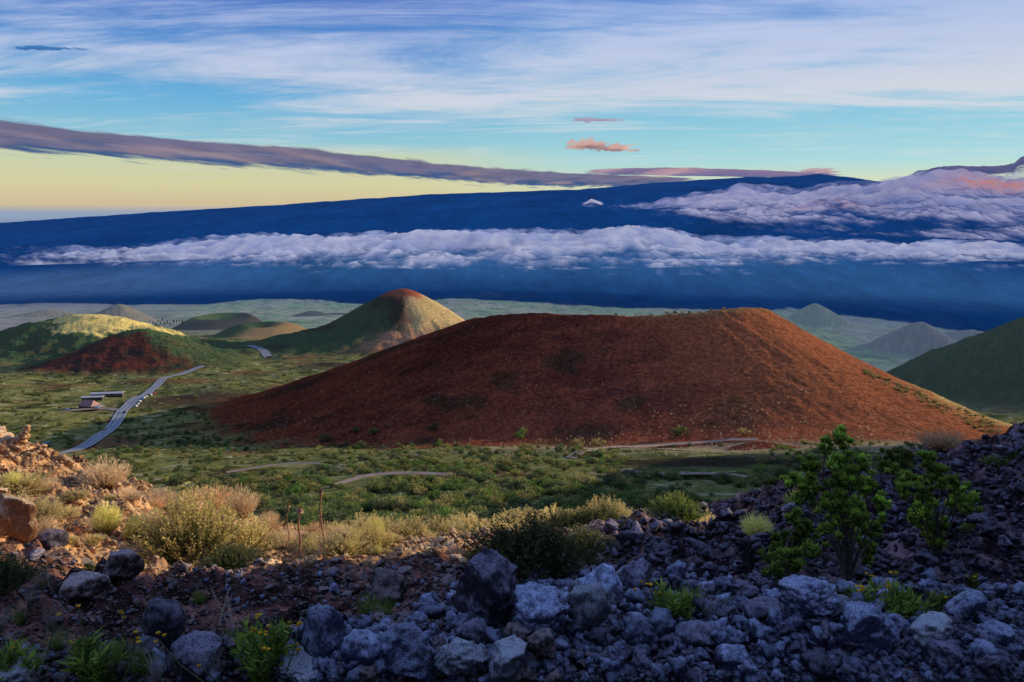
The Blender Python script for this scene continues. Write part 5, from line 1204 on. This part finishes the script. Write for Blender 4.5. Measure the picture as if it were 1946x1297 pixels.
# asphalt apron where the cars stand
M_WALL = plain_material('timber_wall', (.10, .07, .06), c2=(.06, .045, .04), sc=.8); M_ROOF = plain_material('red_brown_roof', (.46, .24, .20), c2=(.32, .16, .13), sc=1.2); M_PALE = plain_material('pale_metal_roof', (.72, .68, .66), c2=(.55, .52, .52), sc=.6); M_GLS = plain_material('dark_glass', (.03, .04, .05), rough=.1, c2=(.02, .03, .04))
def box(bm, x0, x1, y0, y1, z0, z1):
    v = [bm.verts.new(c) for c in ((x0, y0, z0), (x1, y0, z0), (x1, y1, z0), (x0, y1, z0), (x0, y0, z1), (x1, y0, z1), (x1, y1, z1), (x0, y1, z1))]
    for f in ((0, 3, 2, 1), (4, 5, 6, 7), (0, 1, 5, 4), (1, 2, 6, 5), (2, 3, 7, 6), (3, 0, 4, 7)): bm.faces.new([v[i] for i in f])
def bmo(name, fn, mat, parent=None, **props):
    bm = bmesh.new(); fn(bm); me = bpy.data.meshes.new(name); bmesh.ops.recalc_face_normals(bm, faces=bm.faces); bm.to_mesh(me); bm.free(); me.materials.append(mat); return link(name, me, parent, **props)
def gable(bm, w, d, z0, z1, over=.8, th=.25, mid=0):
    W, D = w / 2 + over, d / 2 + over
    for s_ in (-1, 1):
        a = [(-W, s_ * D, z0), (W, s_ * D, z0), (W - mid, 0, z1), (-W + mid, 0, z1)]
        v = [bm.verts.new(c) for c in a] + [bm.verts.new((c[0], c[1], c[2] - th)) for c in a]
        for f in ((0, 1, 2, 3), (7, 6, 5, 4), (0, 4, 5, 1), (1, 5, 6, 2), (3, 2, 6, 7), (0, 3, 7, 4)): bm.faces.new([v[i] for i in f])
    if mid:
        for s_ in (-1, 1):
            v = [bm.verts.new(c) for c in ((s_ * W, -D, z0), (s_ * W, D, z0), (s_ * (W - mid), 0, z1))]; bm.faces.new(v)
def building(name, label, px, py, w, d, h, rh, roofm, rz, floor=.5, mid=0, nwin=5, cat='building'):
    p = hit(px, py)[0]; t = thing(name, label, cat, (p[0], p[1], p[2] + floor), rz)
    bmo('wall', lambda b: box(b, -w / 2, w / 2, -d / 2, d / 2, -3, h), M_WALL, t); bmo('roof', lambda b: gable(b, w, d, h, h + rh, mid=mid), roofm, t)
    for i in range(nwin):
        x0 = -w / 2 + w * (i + .5) / nwin; f = bmo('window', lambda b: box(b, x0 - .8, x0 + .8, -d / 2 - .08, -d / 2 + .02, 1.0, 2.3), M_PALE, t)
        bmo('pane', lambda b: box(b, x0 - .68, x0 + .68, -d / 2 - .12, -d / 2 - .085, 1.12, 2.18), M_GLS, f)
    bmo('door', lambda b: box(b, -w / 2 + .4, -w / 2 + 1.5, -d / 2 - .10, -d / 2 + .02, 0, 2.2), M_GLS, t)
    return t
building('lodge', 'lodge with a steep red brown roof beside the road', 170, 777, 13, 9, 2.8, 4.2, M_ROOF, R(-18), mid=2.2)
building('long_hut', 'long low hut with a pale flat roof behind the lodge', 205, 754, 27, 6, 3.0, 1.0, M_PALE, R(10), nwin=8)
building('long_hut', 'shorter pale roofed hut at the left end of the long one', 177, 761, 17, 5, 2.8, .9, M_PALE, R(10), nwin=5)
building('shed', 'low pale roofed shed attached to the right side of the lodge', 186, 779, 7, 5, 2.4, .8, M_PALE, R(-18), nwin=2, cat='shed')
CM = {k: plain_material(k + '_car_paint', c, rough=.25, c2=tuple(q * .9 for q in c), bump=0) for k, c in dict(white=(.8, .8, .82), silver=(.55, .58, .62), red=(.5, .03, .03), blue=(.05, .12, .4), black=(.03, .03, .035), grey=(.25, .26, .28)).items()}
M_TYRE = plain_material('tyre', (.02, .02, .02))
def body_profile(bm, prof, w):
    L_ = [bm.verts.new((x_, -w / 2, z_)) for x_, z_ in prof]; R_ = [bm.verts.new((x_, w / 2, z_)) for x_, z_ in prof]; n = len(prof)
    bm.faces.new(L_); bm.faces.new(R_[::-1])
    for i in range(n): bm.faces.new((L_[i], L_[(i + 1) % n], R_[(i + 1) % n], R_[i]))
def car_meshes():
    def mk(fn, nm, bev=.06):
        bm = bmesh.new(); fn(bm); bmesh.ops.recalc_face_normals(bm, faces=bm.faces)
        if bev: bmesh.ops.bevel(bm, geom=bm.edges[:], offset=bev, segments=2, affect='EDGES')
        me = bpy.data.meshes.new(nm); bm.to_mesh(me); bm.free(); return me
    body = mk(lambda b: body_profile(b, [(-2.2, .35), (2.2, .35), (2.25, .75), (2.1, .95), (1.0, 1.05), (-2.0, 1.1), (-2.25, .9)], 1.8), 'body')
    cab = mk(lambda b: body_profile(b, [(-1.95, 1.05), (1.0, 1.02), (.35, 1.55), (-1.5, 1.6)], 1.6), 'cabin')
    gl = mk(lambda b: body_profile(b, [(-1.85, 1.12), (.86, 1.1), (.33, 1.46), (-1.45, 1.5)], 1.66), 'windows', .02)
    wh = mk(lambda b: bmesh.ops.create_cone(b, cap_ends=True, segments=16, radius1=.34, radius2=.34, depth=.22), 'wheel', .03)
    gl.materials.append(M_GLS); wh.materials.append(M_TYRE); return body, cab, gl, wh
CB = car_meshes()
def car(label, pos, rz, color, group=None):
    t = thing('car', label, 'car', tuple(pos), rz, group=group)
    for me, nm in ((CB[0], 'body'), (CB[1], 'roof')):
        m2 = me.copy(); m2.materials.append(CM[color]); link(nm, m2, t)
    link('windows', CB[2], t)
    for sx_ in (-1.4, 1.4):
        for sy_ in (-.82, .82): link('wheel', CB[3], t, loc=(sx_, sy_, .34), rot=(R(90), 0, 0))
ROADSIDE = ['white', 'silver', 'white', 'blue', 'white', 'silver', 'black', 'white', 'red']
rpx, rpy = project(np.stack([RC[:, 0], RC[:, 1], RZ], -1))
i0 = int(np.argmin(np.hypot(rpx - 240, rpy - 776))); i1 = int(np.argmin(np.hypot(rpx - 276, rpy - 750)))
for k, c_ in enumerate(ROADSIDE):
    i = int(i0 + (i1 - i0) * k / 8); sgn = 1 if RN[i][0] > 0 else -1
    q = RC[i] + RN[i] * sgn * 6.9; T_ = np.array([-RN[i][1], RN[i][0]]); 
    car({0: 'white car parked nearest the lodge drive, first of the roadside row', 3: 'blue car parked in the roadside row', 6: 'black car parked in the roadside row', 8: 'red car parked last in the roadside row'}.get(k, c_ + ' car parked between others in the roadside row'), (q[0], q[1], max(RZ[i], float(terr_z(*q)[0])) + .5), math.atan2(T_[1], T_[0]) + R(50), c_, group='cars parked along the road')
i = int(np.argmin(np.hypot(rpx - 232, rpy - 788))); T_ = np.array([-RN[i][1], RN[i][0]])
car('dark car driving on the road below the parked row', (RC[i][0] + RN[i][0] * 2.2, RC[i][1] + RN[i][1] * 2.2, RZ[i] + .5), math.atan2(T_[1], T_[0]), 'black')
for (x_, y_, c_, l_) in ((128, 781, 'white', 'white car left of the lodge'), (140, 783, 'grey', 'grey car between the white one and the lodge'), (207, 802, 'red', 'red car beside the road below the drive'), (90, 846, 'blue', 'dark blue car in the lower parking lane')):
    p = hitf(x_, y_)[0]; car(l_, (p[0], p[1], p[2] + .5), rng.uniform(0, 3), c_)
# cypress like trees far out on the plain
TREE_F = []
for q in range(3):
    L = Leaves(); 
    for k in range(6): canopy(L, (rng.normal(0, .06), rng.normal(0, .06), .2 + .13 * k), .20 - .02 * k, 60, .09, (.012, .022, .012), (.04, .065, .03))
    TREE_F.append(L.mesh('crown', M_LEAF))
M_TT = tubes('trunk', [([np.zeros(3) - [0, 0, .1], np.array([0, 0, .5])], .03, .015)], M_BARK, 5)
for i, (x_, y_) in enumerate([(277, 617), (284, 614), (291, 616), (300, 613), (305, 617), (313, 618), (318, 616), (323, 618), (330, 615), (336, 614), (342, 613), (347, 616), (296, 621), (309, 611)]):
    p = hitf(x_, y_, 2600.)[0]; h_ = rng.uniform(12, 20)
    o = thing('tree', 'tiny dark tree in the row on the pale plain', 'tree', tuple(p), rng.uniform(0, 6), (h_ * 1.1, h_ * 1.1, h_), group='row of tiny dark trees on the plain'); link('crown', TREE_F[i % 3], o); link('trunk', M_TT, o)
# shrubs on the rim of the red cone
for i, (x_, y_, w_) in enumerate([(1170, 604, 10), (1208, 601, 8), (1238, 599, 7), (1268, 596, 12), (1282, 593, 10), (1296, 591, 10), (1310, 590, 9), (1330, 589, 8), (1352, 589, 9), (1376, 588, 8)]):
    px_ = x_; 
    for yy_ in range(y_ - 8, y_ + 14):
        p = hit(px_, yy_)[0]
        if p[1] < 900: break
    k_ = 4 if i % 2 else 3; w = w_ * pxscale(p); o = thing('shrub', 'small shrub on the rim line of the red cone', 'shrub', tuple(p), rng.uniform(0, 6), w, group='small shrubs on the rim of the red cone'); link('foliage', SV[k_][0], o); link('stem', SV[k_][1], o)
for i, (x_, y_, w_, k_) in enumerate([(712, 818, 28, 0), (678, 817, 16, 3), (825, 811, 25, 1), (836, 843, 22, 5), (992, 824, 30, 5), (997, 850, 26, 4), (1098, 846, 34, 4), (1138, 842, 32, 4), (1290, 817, 42, 0), (1415, 822, 25, 4), (740, 882, 30, 0), (688, 845, 22, 3), (620, 832, 26, 3), (960, 878, 42, 4), (1000, 875, 30, 4)]):
    p = hit(x_, y_ + w_ * .3)[0]; w = w_ * pxscale(p) * 1.15
    o = thing('shrub', ['dark shrub alone on the lower red slope, left of the middle', 'small grey green shrub on the lower red slope', 'blue green low shrub on the red slope', 'bright green little shrub below the blue green one', 'pale topped shrub in the middle of the red slope foot', 'cream tipped shrub just below the pale topped one', 'round golden shrub left of the dirt track', 'golden green shrub where the dirt track begins', 'wide dark shrub above the dirt track', 'golden shrub at the right end of the dirt track', 'dark round shrub at the foot of the red slope', 'small dull shrub at the left foot of the red slope', 'dark shrub at the far left foot of the red slope', 'golden crowned shrub in the dark scrub below the cone', 'second golden crowned shrub in the dark scrub'][i], 'shrub', tuple(p), rng.uniform(0, 6), w)
    link('foliage', SV[k_][0], o); link('stem', SV[k_][1], o)
print('BUILT')
